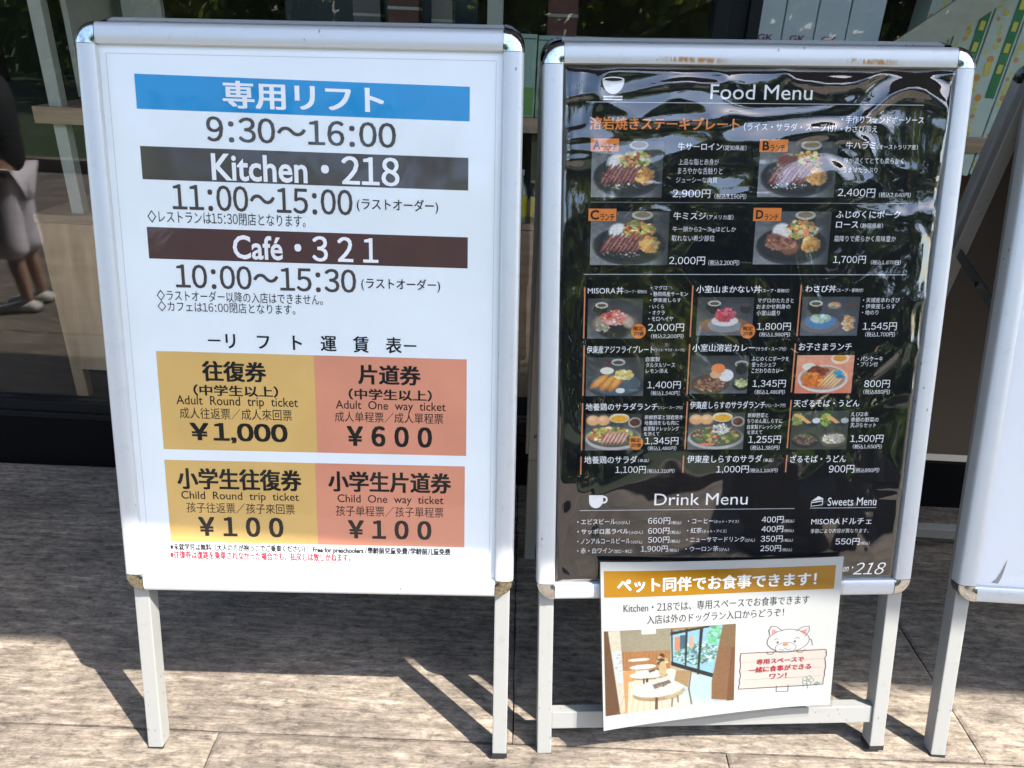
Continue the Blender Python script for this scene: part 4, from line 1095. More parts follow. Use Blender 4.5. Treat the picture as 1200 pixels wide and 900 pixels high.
# ------------------------------------------------------------------ laminated pet notice hung over the menu board
NW, NH = 426.0, 303.0
_c = {'tl': (-.2188, .3902), 'tr': (.1946, .3941), 'br': (.2000, .1062), 'bl': (-.2054, .0747)}
def FN(s, t, d):
    """s, t in metres on the sheet (0..0.426, 0..0.303)"""
    a, b = s * 1000 / NW, t * 1000 / NH
    u = (_c['bl'][0] * (1 - a) + _c['br'][0] * a) * (1 - b) + (_c['tl'][0] * (1 - a) + _c['tr'][0] * a) * b
    v = (_c['bl'][1] * (1 - a) + _c['br'][1] * a) * (1 - b) + (_c['tl'][1] * (1 - a) + _c['tr'][1] * a) * b
    c = 1 - b
    v += .010 * 4 * a * (1 - a) * c * c                       # lower edge bows upward in the middle
    v -= .004 * 4 * a * (1 - a) * b * b
    h = .0175 + .006 * math.sin(a * pi) * (1 - b * .6) + .014 * (1 - a) ** 3 * c * c + .003 * math.sin(a * 5 + b * 2)
    return Vector(LOC2) - _nl + F2(u, v, h + d)
_nl = Vector(LOC2) + F2(-.005, .235, .02)
notice = empty('laminated_notice', _nl)
tag(notice, 'laminated notice about dining with pets hanging over the bottom rail of the menu board', 'notice')
def grid_sheet(name, m0, m1, n0, n1, d, mat, parent, nu=40, nv=30):
    vs = [FN((m0 + (m1 - m0) * i / nu) / 1000, (n0 + (n1 - n0) * j / nv) / 1000, d) for j in range(nv + 1) for i in range(nu + 1)]
    fs = [(j * (nu + 1) + i, j * (nu + 1) + i + 1, (j + 1) * (nu + 1) + i + 1, (j + 1) * (nu + 1) + i) for j in range(nv) for i in range(nu)]
    return mesh_obj(name, vs, fs, mat, parent, smooth=True)
M['notice_paper'] = simple("notice paper", (.50, .50, .49), .5, spec=.2)
M['lam_edge'] = glassy("laminate pouch", 1.5, tint=(.82, .84, .84), rough=.05)
paper = grid_sheet('paper_sheet', 3.5, NW - 3.5, 3.5, NH - 3.5, .0003, M['notice_paper'], notice)
grid_sheet('paper_back', 3.5, NW - 3.5, 3.5, NH - 3.5, -.0002, M['notice_paper'], paper)
grid_sheet('laminate_pouch', 0, NW, 0, NH, .0024, M['lam_edge'], notice)
grid_sheet('header_band', 9.2, 410.5, 238.7, 284.3, .0005, INK['gold'], paper, 30, 4)
for (t, u0, u1, v0, v1, ink, wt) in NOTICE_TEXT:
    print_text(t, u0, u1, v0, v1, ink, wt, FN, .0013 if ink == 'r3' else .0008, paper)
img = cafe_picture() * .80
print_image('cafe_picture', img, 7.5, 240.5, 29, 180, FN, .0005, paper)
def ribbon(pts, w, mat, d=.0009, name='drawn_line', close=False):
    g = Geo(); n = len(pts)
    P = [Vector((p[0], p[1], 0)) for p in pts]
    if close: P.append(P[0])
    for i in range(len(P) - 1):
        a, b = P[i], P[i + 1]
        if (b - a).length < 1e-6: continue
        t = (b - a).normalized(); q = Vector((-t.y, t.x, 0)) * w / 2; a = a - t * w * .3; b = b + t * w * .3
        g.add([FN(c.x / 1000, c.y / 1000, d) for c in (a - q, b - q, b + q, a + q)], [(0, 1, 2, 3)])
    return g.obj(name, mat, paper)
BR = simple("brown outline ink", (.13, .06, .045), .5); PK = simple("pink ink", (.60, .22, .24), .5); PL = simple("pale pink ink", (.50, .44, .40), .5)
GRN = simple("green grey ink", (.16, .28, .25), .5); OR = simple("nose ink", (.62, .20, .10), .5); WHT = simple("drawn white", (.50, .50, .49), .5)
def fill(pts, mat, d=.0007):
    return mesh_obj('drawn_shape', [FN(a / 1000, b / 1000, d) for a, b in pts], [tuple(range(len(pts)))], mat, paper)
# wooden plank with ragged sides
px0, px1, py0, py1 = 249.5, 408.5, 50.5, 121.5
lft = [(px0 + random.uniform(-1.5, 2.2), py0 + (py1 - py0) * k / 12) for k in range(13)]
rgt = [(px1 + random.uniform(-3.5, .8), py1 - 3 - (py1 - py0) * k / 12) for k in range(13)]
outl = lft + rgt
grid_sheet('drawn_plank', px0 + 1.5, px1 - 3, py0 - 1, py1 - 1, .0006, PL, paper, 12, 8)
ribbon(outl, 1.3, BR, close=True)
for k in range(1, 4): ribbon([(px0 + 3, py0 + k * 17.5), (px1 - 4, py0 + k * 17.5 - 3)], .5, simple("plank line", (.36, .24, .19), .5), .00065)
ribbon([(319, 50), (319, 38), (341, 37), (341, 50)], 1.0, BR)
# puppy peering over the plank
hd = [(336 + 36 * cos(t) * (1 + .06 * cos(2 * t)), 140 + 23 * sin(t)) for t in [2 * pi * k / 36 for k in range(36)]]
fill([(300, 146), (303, 171), (312, 172), (324, 160)][::-1], WHT, .0007); fill([(350, 158), (362, 168), (374, 167), (370, 146)][::-1], WHT, .0007)
ribbon([(303, 150), (300, 163), (305, 171), (314, 169), (325, 160)], 1.1, BR); ribbon([(349, 158), (360, 166), (372, 167), (373, 158), (366, 147)], 1.1, BR)
fill([(305, 152), (306, 165), (317, 160)][::-1], PK, .00085); fill([(356, 157), (370, 163), (366, 150)][::-1], PK, .00085)
ribbon([(366, 145), (378, 140), (381, 128)], 1.0, BR, .00068)
fill(hd, WHT, .00075); ribbon(hd, 1.1, BR, .0009, close=True)
fill([(332 + 19 * cos(t), 126.5 + 10.5 * sin(t)) for t in [2 * pi * k / 20 for k in range(20)]], WHT, .00095)
ribbon([(332 + 19 * cos(t), 126.5 + 10.5 * sin(t)) for t in [2 * pi * k / 20 for k in range(20)]], .9, BR, .0010, close=True)
fill([(331 + 5.5 * cos(t), 133 + 3.2 * sin(t)) for t in [2 * pi * k / 12 for k in range(12)]], OR, .0011)
for ex in (317, 348): fill([(ex + 2.2 * cos(t), 138 + 2.2 * sin(t)) for t in [2 * pi * k / 10 for k in range(10)]], BR, .0011)
for x_ in (310, 348): ribbon([(x_, 143), (x_ + 4, 146), (x_ + 8, 144)], .8, BR, .0011)
ribbon([(320, 124), (326, 122), (331, 125), (336, 122), (342, 124)], .8, BR, .0011)
for x_ in (298, 352): ribbon([(x_, 121), (x_ + 2, 116), (x_ + 10, 115), (x_ + 16, 121)], 1.0, BR, .0010); 
# small flower
for k in range(5):
    a = 2 * pi * k / 5; ribbon([(377 + 7 * cos(a) + 4.2 * cos(t), 57 + 6 * sin(a) + 4.2 * sin(t)) for t in [2 * pi * j / 10 for j in range(10)]], .8, GRN, .0010, close=True)
ribbon([(377 + 2.5 * cos(t), 57 + 2.5 * sin(t)) for t in [2 * pi * j / 10 for j in range(10)]], .8, GRN, .0011, close=True)
ribbon([(377, 50), (378, 40)], .9, GRN); ribbon([(368, 45), (376, 48)], 1.2, GRN); fill([(388, 49), (394, 45), (402, 50), (394, 54)], GRN, .0009)

# ------------------------------------------------------------------ shop building
FRZ = -.018; FY = 1.786
def at_shop(x, y):
    """local shop coordinates (y = depth behind the glass line) to the world"""
    return (x * cos(FRZ) - y * sin(FRZ), FY + x * sin(FRZ) + y * cos(FRZ))
shop = empty('shop_building', (0, FY, 0), FRZ)
tag(shop, 'shop building with a black plinth and dark interior behind the sign boards', 'building')
Geo().box(-9, 9, .0, .12, -.02, .140, .002).obj('plinth', M['base_black'], shop)
Geo().box(-9, 9, .12, 6.0, -.02, .020).obj('floor', M['floor'], shop)
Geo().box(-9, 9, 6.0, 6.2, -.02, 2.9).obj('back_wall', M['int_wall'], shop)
for sx in (-9.2, 9.0): Geo().box(sx, sx + .2, .0, 6.2, -.02, 2.9).obj('side_wall', M['wall'], shop)
Geo().box(-9.2, 9.2, .13, 6.2, 2.9, 3.05).obj('roof', M['wall'], shop)
Geo().box(-9.2, 9.2, .0, .13, 2.32, 3.05).obj('wall', M['wall'], shop)
Geo().box(-9.2, 9.2, -1.597, -.002, 2.60, 2.78).obj('canopy', M['soffit'], shop)

win = empty('shop_window', (0, FY, .14), FRZ)
tag(win, 'large black framed shop window behind the sign boards reflecting the plaza', 'window')
g = Geo().box(-9, 9, -.004, .055, .0015, .018, .0015).box(-9, 9, .004, .050, .0185, .048, .0015); g.obj('sill_rail', M['mullion'], win)
Geo().box(-9, 9, .004, .050, 2.13, 2.178, .0015).obj('head_rail', M['mullion'], win)
mull = (-3.4, .398, 4.2)
for x in mull:
    Geo().box(x, x + .03, -.004, .060, .0485, 2.129, .0015).box(x + .0305, x + .072, .008, .050, .0485, 2.129, .0015).box(x + .0725, x + .098, -.004, .060, .0485, 2.129, .0015).obj('mullion', M['mullion'], win)
ed = [-9] + [v for x in mull for v in (x, x + .098)] + [9]
for k in range(0, len(ed), 2):
    Geo().box(ed[k] + .001, ed[k + 1] - .001, .024, .030, .0485, 2.129).obj('glass_pane', M['glass'], win)

def thing(name, x, y, z, label, cat, group=None):
    wx, wy = at_shop(x, y)
    o = empty(name, (wx, wy, z), FRZ); tag(o, label, cat, group); return o
BX = [0, 0]
# low oak cabinet at the left
c = thing('oak_cabinet', -1.0, .36, .02, 'pale oak cabinet with a slim leg standing behind the window at left', 'cabinet')
Geo().box(-.432, .30, .0, .022, .10, .575, .002).obj('front_panel', M['oak'], c)
Geo().box(-.432, -.412, .0225, .50, .10, .575, .002).obj('side_panel', M['oak'], c)
Geo().box(-.436, .31, -.004, .52, .5755, .600, .002).obj('top', M['oak_h'], c)
for lx in (-.432, .26):
    for ly in (.0, .46): Geo().box(lx, lx + .038, ly, ly + .03, .0, .0995, .001).obj('leg', M['oak'], c)
r_ = thing('display_rack', -1.27, .36, .621, 'pale painted steel display rack standing on the oak cabinet', 'rack')
Geo().box(-.062, -.026, .02, .05, 0, 1.3, .001).obj('post', M['rack'], r_)
Geo().box(-.020, -.004, .10, .44, .32, 1.3, .001).obj('post', M['rack'], r_)
Geo().box(.045, .165, .30, .32, .0, 1.3, .001).obj('back_panel', M['rack'], r_)
Geo().box(-.10, .45, .0, .018, .255, .300, .001).box(-.10, .45, .018, .30, .282, .300).obj('shelf', M['oak_h'], r_)
for k in range(2):
    t_ = thing('wooden_tray', -1.17, .42, .9215 + .0345 * k, ('upper' if k else 'lower') + ' of two stacked brown wooden trays on the rack shelf', 'tray', 'wooden trays on the rack')
    Geo().box(-.085, .14, .0, .15, 0, .006).box(-.085, .14, 0, .008, .006, .034, .001).box(-.085, .14, .142, .15, .006, .034, .001).box(-.085, -.077, .008, .142, .006, .034, .001).box(.132, .14, .008, .142, .006, .034, .001).obj('tray_body', M['walnut'], t_)
    Geo().box(-.02, .06, -.003, -.0005, .012, .022, .0008).obj('handle_slot', M['oak'], t_)

# shelving unit in the middle and at the right
s_ = thing('display_shelf', .45, .36, .02, 'oak display shelving unit behind the window between the boards', 'shelf')
Geo().box(-.75, .95, -.01, .40, .889, .929, .002).obj('top', M['oak_h'], s_)
Geo().box(-.75, .95, .02, .40, .615, .634, .002).obj('middle_shelf', M['oak'], s_)
Geo().box(-.75, .95, .0, .018, .08, .6145, .002).obj('front_panel', M['oak_h'], s_)
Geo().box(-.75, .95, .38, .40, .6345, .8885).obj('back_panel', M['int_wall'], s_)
for x_ in (-.75, .09, .93): Geo().box(x_, x_ + .02, .0185, .379, .6345, .8885).obj('divider', M['oak'], s_)
Geo().box(-.73, .93, .03, .06, 0, .0795).obj('leg', M['mullion'], s_)

M['green_box'] = simple("pale green carton", (.34, .46, .37), .45, noise=.05)
M['lime'] = simple("leaf green print", (.16, .34, .08), .5)
M['white_box'] = simple("pale blue white carton", (.50, .56, .60), .45)
M['plum'] = simple("plum print", (.20, .03, .09), .5)
xs = (-.075, .023, .120, .222, .322, .388)
for i in range(5):
    cx = (xs[i] + xs[i + 1]) / 2; hw = (xs[i + 1] - xs[i]) / 2 - .002
    q = ['leftmost', 'second from left', 'middle', 'second from right', 'rightmost'][i]
    t_ = thing('green_carton', cx, .37, .9495, q + ' of the pale green cartons on the shelving unit', 'carton', 'pale green cartons in a row')
    hh = .205 - .002 * (i % 2)
    Geo().box(-hw, hw, 0, .10, 0, hh, .002).obj('carton', M['green_box'], t_)
    Geo().box(-hw + .004, hw - .004, -.001, -.0004, .004, .075).obj('printed_field', M['lime'], t_)
    Geo().box(-hw + .001, hw - .001, -.0012, .101, hh - .012, hh - .010).obj('lid_seam', M['mullion'], t_)
# bottles between the boards
for i, (bx, lab) in enumerate(((-.008, 'clear bottle with a yellow label, left one in the gap between the boards'), (.046, 'green bottle with a yellow label, right one in the gap between the boards'), (.105, 'bottle with a yellow label hidden behind the menu board'))):
    t_ = thing('drink_bottle', bx, .385, .6545, lab, 'bottle', 'bottles with yellow labels')
    gm = simple("bottle glass %d" % i, ((.30, .36, .30), (.05, .10, .06), (.08, .14, .08))[i], .12, coat=.6)
    Geo().lathe([(.020, 0), (.022, .004), (.022, .085), (.019, .10), (.010, .118), (.0095, .135)], (0, 0, 0), 20).obj('bottle_body', gm, t_, True)
    Geo().lathe([(.0224, .022), (.0226, .023), (.0226, .078), (.0224, .079)], (0, 0, 0), 20).obj('bottle_label', simple("yellow label", (.62, .52, .04), .5), t_, True)
    Geo().lathe([(.011, .1352), (.0115, .150), (.010, .152)], (0, 0, 0), 14).obj('cap', M['white_box'], t_, True)
    for k in range(5):
        Geo().box(-.010 + .003 * (k % 2), .006, -.0236, -.0229, .030 + .009 * k, .034 + .009 * k).obj('label_print', M['mullion'], t_)
# white cartons lettered GK
gx = (.556, .636, .716, .795, .880)
for i in range(4):
    cx = (gx[i] + gx[i + 1]) / 2; hw = (gx[i + 1] - gx[i]) / 2 - .0015
    q = ['leftmost', 'second from left', 'third from left', 'plain rightmost'][i]
    t_ = thing('white_carton', cx, .31, .9495, q + ' of the tall pale blue white cartons beside the window mullion', 'carton', 'tall white cartons')
    Geo().box(-hw, hw, 0, .10, 0, .46, .002).obj('carton', M['white_box'], t_)
    if i < 3:
        print_text('GK', -20, 20, 213, 228, 'k', .02, lambda a, b, d: Vector((a, -.0012, b)), 0, t_, 'carton_lettering').data.materials[0] = M['plum']
# leaning beige board
t_ = thing('leaning_board', .93, .285, .9495, 'beige board leaning diagonally across the white cartons', 'board')
Mx = Matrix.Translation((.01, 0, .205)) @ Matrix.Rotation(radians(52), 4, 'Y') @ Matrix.Translation((0, 0, 0))
Geo().box(-.036, .036, -.012, .0, -.24, .45, .002, Mx).obj('board', simple("beige laminate", (.44, .42, .33), .5, noise=.08), t_)
# juice cartons printed with citrus
M['citrus_w'] = simple("carton white green", (.55, .62, .54), .45); M['citrus_y'] = simple("lemon yellow print", (.72, .60, .10), .5)
M['citrus_o'] = simple("orange print", (.72, .33, .07), .5); M['citrus_g'] = simple("carton dark green label", (.03, .20, .07), .5)
rs = random.Random(5)
for i in range(5):
    x_ = 1.02 + i * .082
    t_ = thing('juice_carton', x_, .36, .85, ['first', 'second', 'third', 'fourth', 'fifth'][i] + ' from left of the citrus printed cartons at the upper right', 'carton', 'citrus printed cartons')
    Mx = Matrix.Rotation(radians(4), 4, 'Y')
    Geo().box(-.039, .039, 0, .09, 0, .55, .002, Mx).obj('carton', M['citrus_w'], t_)
    Geo().box(.010, .034, -.0012, -.0004, .20, .50, 0, Mx).obj('green_label', M['citrus_g'], t_)
    for k in range(4):
        Geo().box(.016, .028, -.0018, -.0013, .26 + .05 * k, .262 + .05 * k + .02, 0, Mx).obj('label_print', M['citrus_y'], t_)
    for k in range(34):
        px, pz, rr = rs.choice((-.027, -.008)) + rs.uniform(-.004, .004), .012 + .0155 * k, rs.uniform(.0045, .0095)
        if px > .005 and pz > .18: px = -.012
        v_ = [Mx @ Vector((px + rr * cos(2 * pi * j / 14), -.0010 - .0002 * (k % 3), pz + rr * sin(2 * pi * j / 14))) for j in range(14)]
        mesh_obj('fruit_print', v_, [tuple(range(14))], M['citrus_y' if k % 3 else 'citrus_o'], t_)
# things deeper in the shop, dim behind the glass
p_ = thing('partition_panel', -.80, 1.2, .02, 'slate partition panel deep in the shop', 'panel')
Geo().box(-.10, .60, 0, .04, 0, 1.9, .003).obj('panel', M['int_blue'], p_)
p_ = thing('rack_post', -.10, .52, .02, 'pale post standing deep behind the top rail of the left board', 'post')
Geo().box(-.022, .022, 0, .03, 0, 1.9, .003).obj('post', M['rack'], p_); Geo().box(-.05, .05, -.02, .05, 0, .012, .002).obj('base_plate', M['rack'], p_)
for i, (x_, y_, w_, h_, cc) in enumerate(((-.42, .9, .10, .30, (.10, .03, .03)), (-.30, .95, .07, .26, (.20, .20, .17)), (-.55, .95, .09, .27, (.13, .13, .14)), (.10, 1.0, .10, .30, (.16, .05, .05)))):
    t_ = thing('gift_box', x_, y_, .985, ['dark red', 'pale grey', 'charcoal', 'maroon'][i] + ' gift box on the far counter', 'box', 'gift boxes on the far counter')
    Geo().box(-w_ / 2, w_ / 2, 0, .08, 0, h_, .002).obj('box_body', simple('gift box %d' % i, cc, .5), t_); Geo().box(-w_ / 2 - .001, w_ / 2 + .001, -.001, .081, h_ * .75, h_ * .78).obj('ribbon', M['rack'], t_)
t_ = thing('far_counter', -.2, .85, .02, 'dark counter deep in the shop', 'counter')
Geo().box(-.6, 1.2, 0, .5, 0, .93, .002).obj('counter_body', M['int_wall'], t_); Geo().box(-.62, 1.22, -.02, .52, .9305, .9645, .002).obj('counter_top', M['walnut'], t_)

# ------------------------------------------------------------------ trees across the plaza (seen in the glass and the films)
M['bark'] = simple("bark", (.10, .07, .05), .9, noise=.4, nscale=14, stretch=(3, 3, .6), bump=.5)
def leaf_mat(name, c):
    m, N, L, P = new_mat(name)
    oi = N.new("ShaderNodeNewGeometry")
    n = N.new("ShaderNodeTexNoise"); n.inputs["Scale"].default_value = 2.3; L.new(oi.outputs["Position"], n.inputs["Vector"])
    r = N.new("ShaderNodeValToRGB"); r.color_ramp.elements[0].position = .35; r.color_ramp.elements[0].color = (c[0] * .55, c[1] * .6, c[2] * .6, 1)
    r.color_ramp.elements[1].position = .65; r.color_ramp.elements[1].color = (*c, 1); L.new(n.outputs["Fac"], r.inputs[0])
    L.new(r.outputs[0], P.inputs["Base Color"]); P.inputs["Roughness"].default_value = .5
    tl = N.new("ShaderNodeBsdfTranslucent"); mx = N.new("ShaderNodeMixShader"); mx.inputs[0].default_value = .5
    sc2 = N.new("ShaderNodeVectorMath"); sc2.operation = 'MULTIPLY'; sc2.inputs[1].default_value = (2.2, 2.1, 1.2); L.new(r.outputs[0], sc2.inputs[0])
    L.new(sc2.outputs[0], tl.inputs[0]); L.new(P.outputs[0], mx.inputs[1]); L.new(tl.outputs[0], mx.inputs[2]); L.new(mx.outputs[0], N["Material Output"].inputs[0])
    return m
LEAF = [leaf_mat("leaf yellow green", (.17, .20, .035)), leaf_mat("leaf green", (.06, .11, .03)), leaf_mat("leaf deep green", (.04, .08, .025))]
def tree(x, y, h, r, low, mat, label, seed):
    rs = random.Random(seed)
    t = empty('broadleaf_tree', (x, y, -.022)); tag(t, label, 'tree', 'trees across the plaza')
    g = Geo(); lean = rs.uniform(-.15, .15)
    trunk = [(0, 0, 0), (lean * .3, .05, h * .25), (lean, .0, h * .55), (lean * 1.2, .1, h * .9)]
    g.tube(trunk, [.16, .12, .09, .02], 10)
    tips = []
    for k in range(9):
        a = rs.uniform(0, 2 * pi); z = h * rs.uniform(.25, .65); L_ = r * rs.uniform(.6, 1.0)
        p0 = Vector((lean * z / h, 0, z)); p2 = p0 + Vector((cos(a) * L_, sin(a) * L_, L_ * rs.uniform(.3, .8)))
        g.tube([p0, (p0 + p2) / 2 + Vector((0, 0, .1)), p2], [.05, .035, .01], 7); tips.append(p2)
    g.obj('trunk', M['bark'], t, True)
    vs = []; fs = []
    for k in range(48):
        if k < 9: c = tips[k]
        else:
            a = rs.uniform(0, 2 * pi); q = rs.random() ** .5
            c = Vector((cos(a) * r * q, sin(a) * r * q, low + (h - low) * rs.random()))
        cr = rs.uniform(.35, .7) * r * .45
        for j in range(170):
            d = Vector((rs.gauss(0, 1), rs.gauss(0, 1), rs.gauss(0, .75))) * cr * .55
            p = c + d; s = rs.uniform(.07, .14)
            n = Vector((rs.uniform(-1, 1), rs.uniform(-1, 1), rs.uniform(-.2, 1))).normalized()
            a1 = n.orthogonal().normalized(); a2 = n.cross(a1); i0 = len(vs)
            vs += [p - a1 * s, p - a2 * s * .5, p + a1 * s, p + a2 * s * .5]; fs.append((i0, i0 + 1, i0 + 2, i0 + 3))
    mesh_obj('crown', vs, fs, mat, t)
TREES = [(-6.5, -9.0, 4.2, 2.2, .9, 0, 'yellow green tree'), (-3.2, -10.5, 4.8, 2.4, 1.0, 1, 'green tree'), (-.4, -8.6, 3.7, 2.0, 1.1, 0, 'bright yellow green tree'),
         (2.6, -10.0, 4.3, 2.3, 1.0, 0, 'tall yellow green tree'), (5.4, -9.2, 4.4, 2.2, 1.0, 2, 'deep green tree'), (8.6, -10.5, 6.8, 2.5, .9, 1, 'mid green tree'), (-10, -10.5, 7.2, 2.6, .9, 2, 'dark green tree'),
         (12.5, -10, 7.2, 2.6, .9, 1, 'leafy tree')]
for i, (x, y, h, r, low, mi, lab) in enumerate(TREES):
    tree(x, y, h, r, low, LEAF[mi], lab + ' standing across the plaza behind the camera', 40 + i)
# planters with low shrubs, invented out of view to put dark patches in the menu film
M['planter'] = simple("planter stone", (.12, .115, .11), .85, noise=.2, nscale=60, bump=.4)
for i, (x_, y_, lab) in enumerate(((1.35, -1.15, 'added dark planter with a low green shrub for the film reflections, nearest the menu board'), (2.25, -1.75, 'added dark planter with a low green shrub for the film reflections, farther right'), (-.95, -1.95, 'added dark planter with a low green shrub for the film reflections, on the left'))):
    t_ = empty('added_planter', (x_, y_, 0)); tag(t_, lab, 'planter', 'planters added for dark reflections')
    Geo().box(-.24, .24, -.20, .20, 0, .34, .01).obj('planter_box', M['planter'], t_)
    rs = random.Random(70 + i); vs = []; fs = []
    for k in range(1500):
        p = Vector((rs.gauss(0, .11), rs.gauss(0, .10), .36 + abs(rs.gauss(0, .12)))); s = rs.uniform(.015, .035)
        n = Vector((rs.uniform(-1, 1), rs.uniform(-1, 1), rs.uniform(0, 1))).normalized(); a1 = n.orthogonal().normalized(); a2 = n.cross(a1); i0 = len(vs)
        vs += [p - a1 * s, p - a2 * s * .5, p + a1 * s, p + a2 * s * .5]; fs.append((i0, i0 + 1, i0 + 2, i0 + 3))
    mesh_obj('shrub', vs, fs, LEAF[1], t_)
# hedge behind them, invented to close gaps in the reflected foliage
hg = Geo(); rs = random.Random(9); vs = []; fs = []
for k in range(9000):
    p = Vector((rs.uniform(-18, 18), -13 + rs.uniform(-.5, .5), rs.uniform(0, 3.4))); s = rs.uniform(.12, .24)
    n = Vector((rs.uniform(-1, 1), 1, rs.uniform(-.5, 1))).normalized(); a1 = n.orthogonal().normalized(); a2 = n.cross(a1); i0 = len(vs)
    vs += [p - a1 * s, p - a2 * s * .6, p + a1 * s, p + a2 * s * .6]; fs.append((i0, i0 + 1, i0 + 2, i0 + 3))
hd_ = mesh_obj('hedge', vs, fs, LEAF[1], None); tag(hd_, 'long green hedge added behind the camera to fill the reflections', 'hedge')

# ------------------------------------------------------------------ child standing left of the boards, seen in the glass
def skin_fig(name, joints, bones, mat, parent, root=0, sub=2):
    me = bpy.data.meshes.new(name); me.from_pydata([j[:3] for j in joints], bones, []); me.update()
    o = link(bpy.data.objects.new(name, me), parent); me.materials.append(mat)
    md = o.modifiers.new("skin", 'SKIN'); md.use_smooth_shade = True
    me.skin_vertices[0].data[root].use_root = True
    for i, j in enumerate(joints):
        r = j[3]; me.skin_vertices[0].data[i].radius = (r, r) if not isinstance(r, tuple) else r
    s = o.modifiers.new("smooth", 'SUBSURF'); s.levels = sub; s.render_levels = sub
    dg = bpy.context.evaluated_depsgraph_get(); m2 = bpy.data.meshes.new_from_object(o.evaluated_get(dg))
    o.modifiers.clear(); o.data = m2; m2.name = name
    m2.polygons.foreach_set("use_smooth", [True] * len(m2.polygons))
    return o

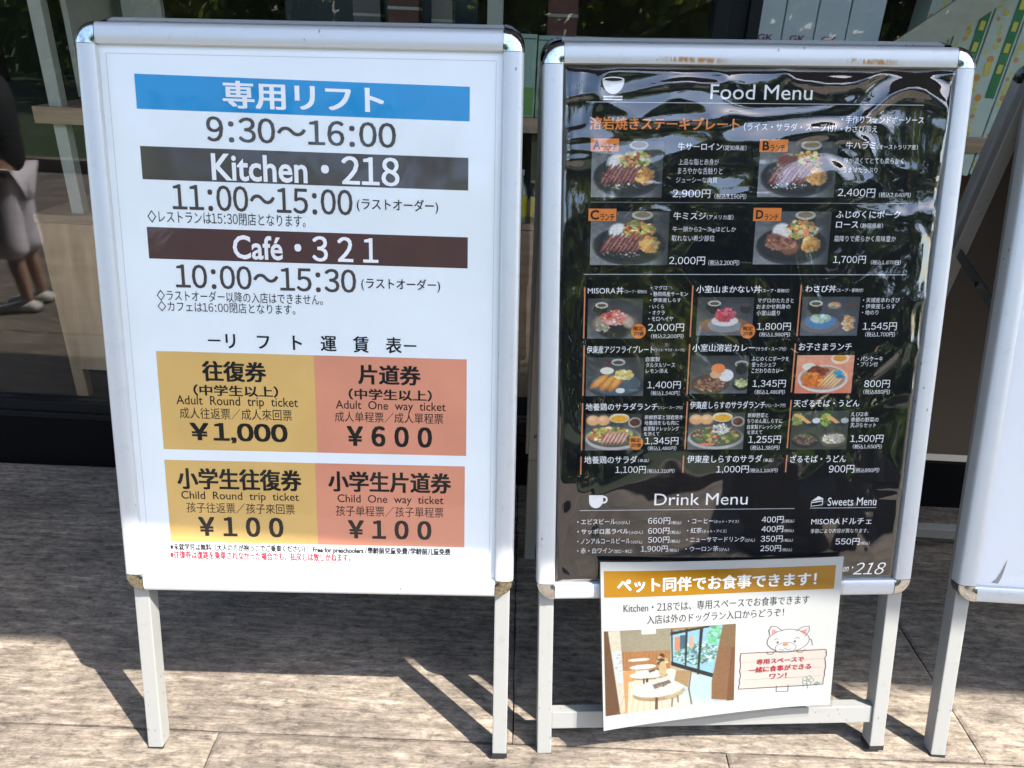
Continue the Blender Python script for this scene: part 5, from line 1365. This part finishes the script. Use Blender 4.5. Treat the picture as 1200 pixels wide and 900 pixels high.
def figure(loc, rz, ht, label, shirt, pants, hair, skin, hands, shoe, wide=False):
    """standing figure facing local +y, hands at the two given targets (local, for height 1)"""
    root = empty('person', loc, rz); tag(root, label, 'person')
    s = ht
    J = []; B = []
    def j(x, y, z, r): J.append((x * s, y * s, z * s, r * s)); return len(J) - 1
    def chain(a, pts):
        for p in pts:
            b = j(*p); B.append((a, b)); a = b
        return a
    pel = j(0, 0, .52, .075); ch = chain(pel, [(0, 0, .62, .072), (0, 0, .72, .085), (0, .0, .80, .07), (0, .005, .84, .035), (0, .012, .87, .034)])
    head = chain(ch, [(0, .018, .90, .052), (0, .016, .94, .062), (0, .012, .972, .050)])
    chest = 3
    for sg, hand in ((-1, hands[0]), (1, hands[1])):
        sh = (sg * .105, 0, .805); hx, hy, hz = hand
        mid = Vector(((sh[0] + hx) / 2, (sh[1] + hy) / 2, (sh[2] + hz) / 2)) + Vector((sg * .05, -.05, -.085))
        wr = Vector((hx, hy, hz))
        a = chain(chest, [(sg * .07, 0, .81, .042), (*sh, .036), (*mid, .026), (*(mid.lerp(wr, .5)), .023), (*wr, .016)])
        d = (wr - mid).normalized(); side = Vector((0, 0, 1)).cross(d)
        if side.length < .1: side = Vector((1, 0, 0))
        side.normalize(); nn = d.cross(side)
        pm = wr + d * .030; palm = chain(a, [(*pm, (.019))])
        for q in range(4):
            off = side * ((q - 1.5) * .0125); L_ = (.036, .044, .041, .033)[q]
            p1 = pm + off + d * .018; p2 = p1 + d * L_ * .5 + nn * .006; p3 = p2 + d * L_ * .4 + nn * .014
            chain(palm, [(*p1, .0062), (*p2, .0056), (*p3, .0048)])
        p1 = pm + side * (-sg) * .022 - d * .008; p2 = p1 + side * (-sg) * .014 + d * .016
        chain(palm, [(*p1, .0075), (*p2, .0058)])
    for sg in (-1, 1):
        chain(pel, [(sg * .05, 0, .50, .055), (sg * .055, .01, .28, .036), (sg * .058, -.005, .12, .027), (sg * .058, -.01, .035, .02)])
    body = skin_fig('body', J, B, skin, root)
    # clothes follow the body
    J2 = []; B2 = []
    def j2(x, y, z, r): J2.append((x * s, y * s, z * s, r * s)); return len(J2) - 1
    def ch2(a, pts):
        for p in pts:
            b = j2(*p); B2.append((a, b)); a = b
        return a
    p0 = j2(0, 0, .50, .095); c2 = ch2(p0, [(0, 0, .62, .088), (0, 0, .72, .098), (0, 0, .805, .072)])
    for sg, hand in ((-1, hands[0]), (1, hands[1])):
        sh = Vector((sg * .105, 0, .805)); hx, hy, hz = hand
        mid = (sh + Vector(hand)) / 2 + Vector((sg * .05, -.05, -.085))
        q = sh.lerp(mid, .8); ch2(3, [(sg * .07, 0, .81, .05), (*sh, .046), (*q, .038)])
    skin_fig('shirt', J2, B2, shirt, root)
    J2.clear(); B2.clear()
    p0 = j2(0, 0, .53, .080)
    for sg in (-1, 1): ch2(p0, [(sg * .052, 0, .49, .064), (sg * .056, .01, .28, .046 if not wide else .062), (sg * .058, -.003, .10 if not wide else .20, .042 if not wide else .066)])
    skin_fig('trousers', J2, B2, pants, root)
    for sg in (-1, 1):
        g = Geo()
        rings = [(-.045, .026, .035), (-.02, .030, .045), (.03, .030, .038), (.075, .032, .028), (.105, .026, .020), (.118, .012, .012)]
        vs = []; fs = []; n = 14
        for (yy, w_, h_) in rings:
            for k in range(n):
                t = 2 * pi * k / n; z = h_ * .5 + h_ * .5 * sin(t); vs.append(((sg * .058 + w_ * cos(t)) * s, yy * s, z * s))
        for i in range(len(rings) - 1):
            for k in range(n): fs.append((i * n + k, i * n + (k + 1) % n, (i + 1) * n + (k + 1) % n, (i + 1) * n + k))
        fs += [tuple(range(n))[::-1], tuple((len(rings) - 1) * n + k for k in range(n))]
        g.add(vs, fs).obj('shoe', shoe, root, True)
    # hair cap and face
    g = Geo(); n = 20; vs = []; fs = []; m_ = 9
    for i in range(m_ + 1):
        ph = pi * .62 * i / m_
        for k in range(n):
            t = 2 * pi * k / n; front = max(0, sin(t)); ph2 = ph * (1 - .38 * front)
            vs.append((.078 * sin(ph2) * cos(t) * s, (.010 + .088 * sin(ph2) * sin(t)) * s, (.932 + .080 * cos(ph2)) * s))
    for i in range(m_):
        for k in range(n): fs.append((i * n + k, (i + 1) * n + k, (i + 1) * n + (k + 1) % n, i * n + (k + 1) % n))
    g.add(vs, fs).obj('hair', hair, root, True)
    dark = M['mullion']
    for sg in (-1, 1):
        Geo().lathe([(.001, -.006), (.006, -.003), (.006, .003), (.001, .006)], (0, 0, 0), 10).map(lambda x, y, z: ((sg * .025 + x) * s, (.072 + z) * s, (.925 + y) * s)).obj('eye', dark, root, True)
        Geo().lathe([(.004, -.016), (.010, -.008), (.010, .008), (.004, .016)], (0, 0, 0), 10).map(lambda x, y, z: ((sg * .064 + x * .5) * s, (.01 + y) * s, (.915 + z) * s)).obj('ear', skin, root, True)
    Geo().tube([(0, .068 * s, .93 * s), (0, .086 * s, .906 * s)], [.005 * s, .010 * s], 8).obj('nose', skin, root, True)
    Geo().tube([(-.018 * s, .070 * s, .888 * s), (0, .074 * s, .886 * s), (.018 * s, .070 * s, .888 * s)], .0035 * s, 8).obj('mouth', simple("lips", (.40, .15, .13), .5), root, True)
    return root
SK = simple("skin", (.48, .29, .20), .5); HAIR = simple("dark hair", (.02, .014, .012), .5)
figure((-2.13, .66, 0), radians(80), 1.10, 'child in a black t-shirt and wide white trousers standing left of the boards', simple("black t-shirt", (.012, .012, .014), .8), simple("white trousers", (.80, .76, .84), .8), simple("light brown hair", (.42, .30, .10), .5), SK,
       ((-.10, .26, .60), (.09, .27, .50)), simple("white shoe", (.65, .64, .60), .6), wide=True)
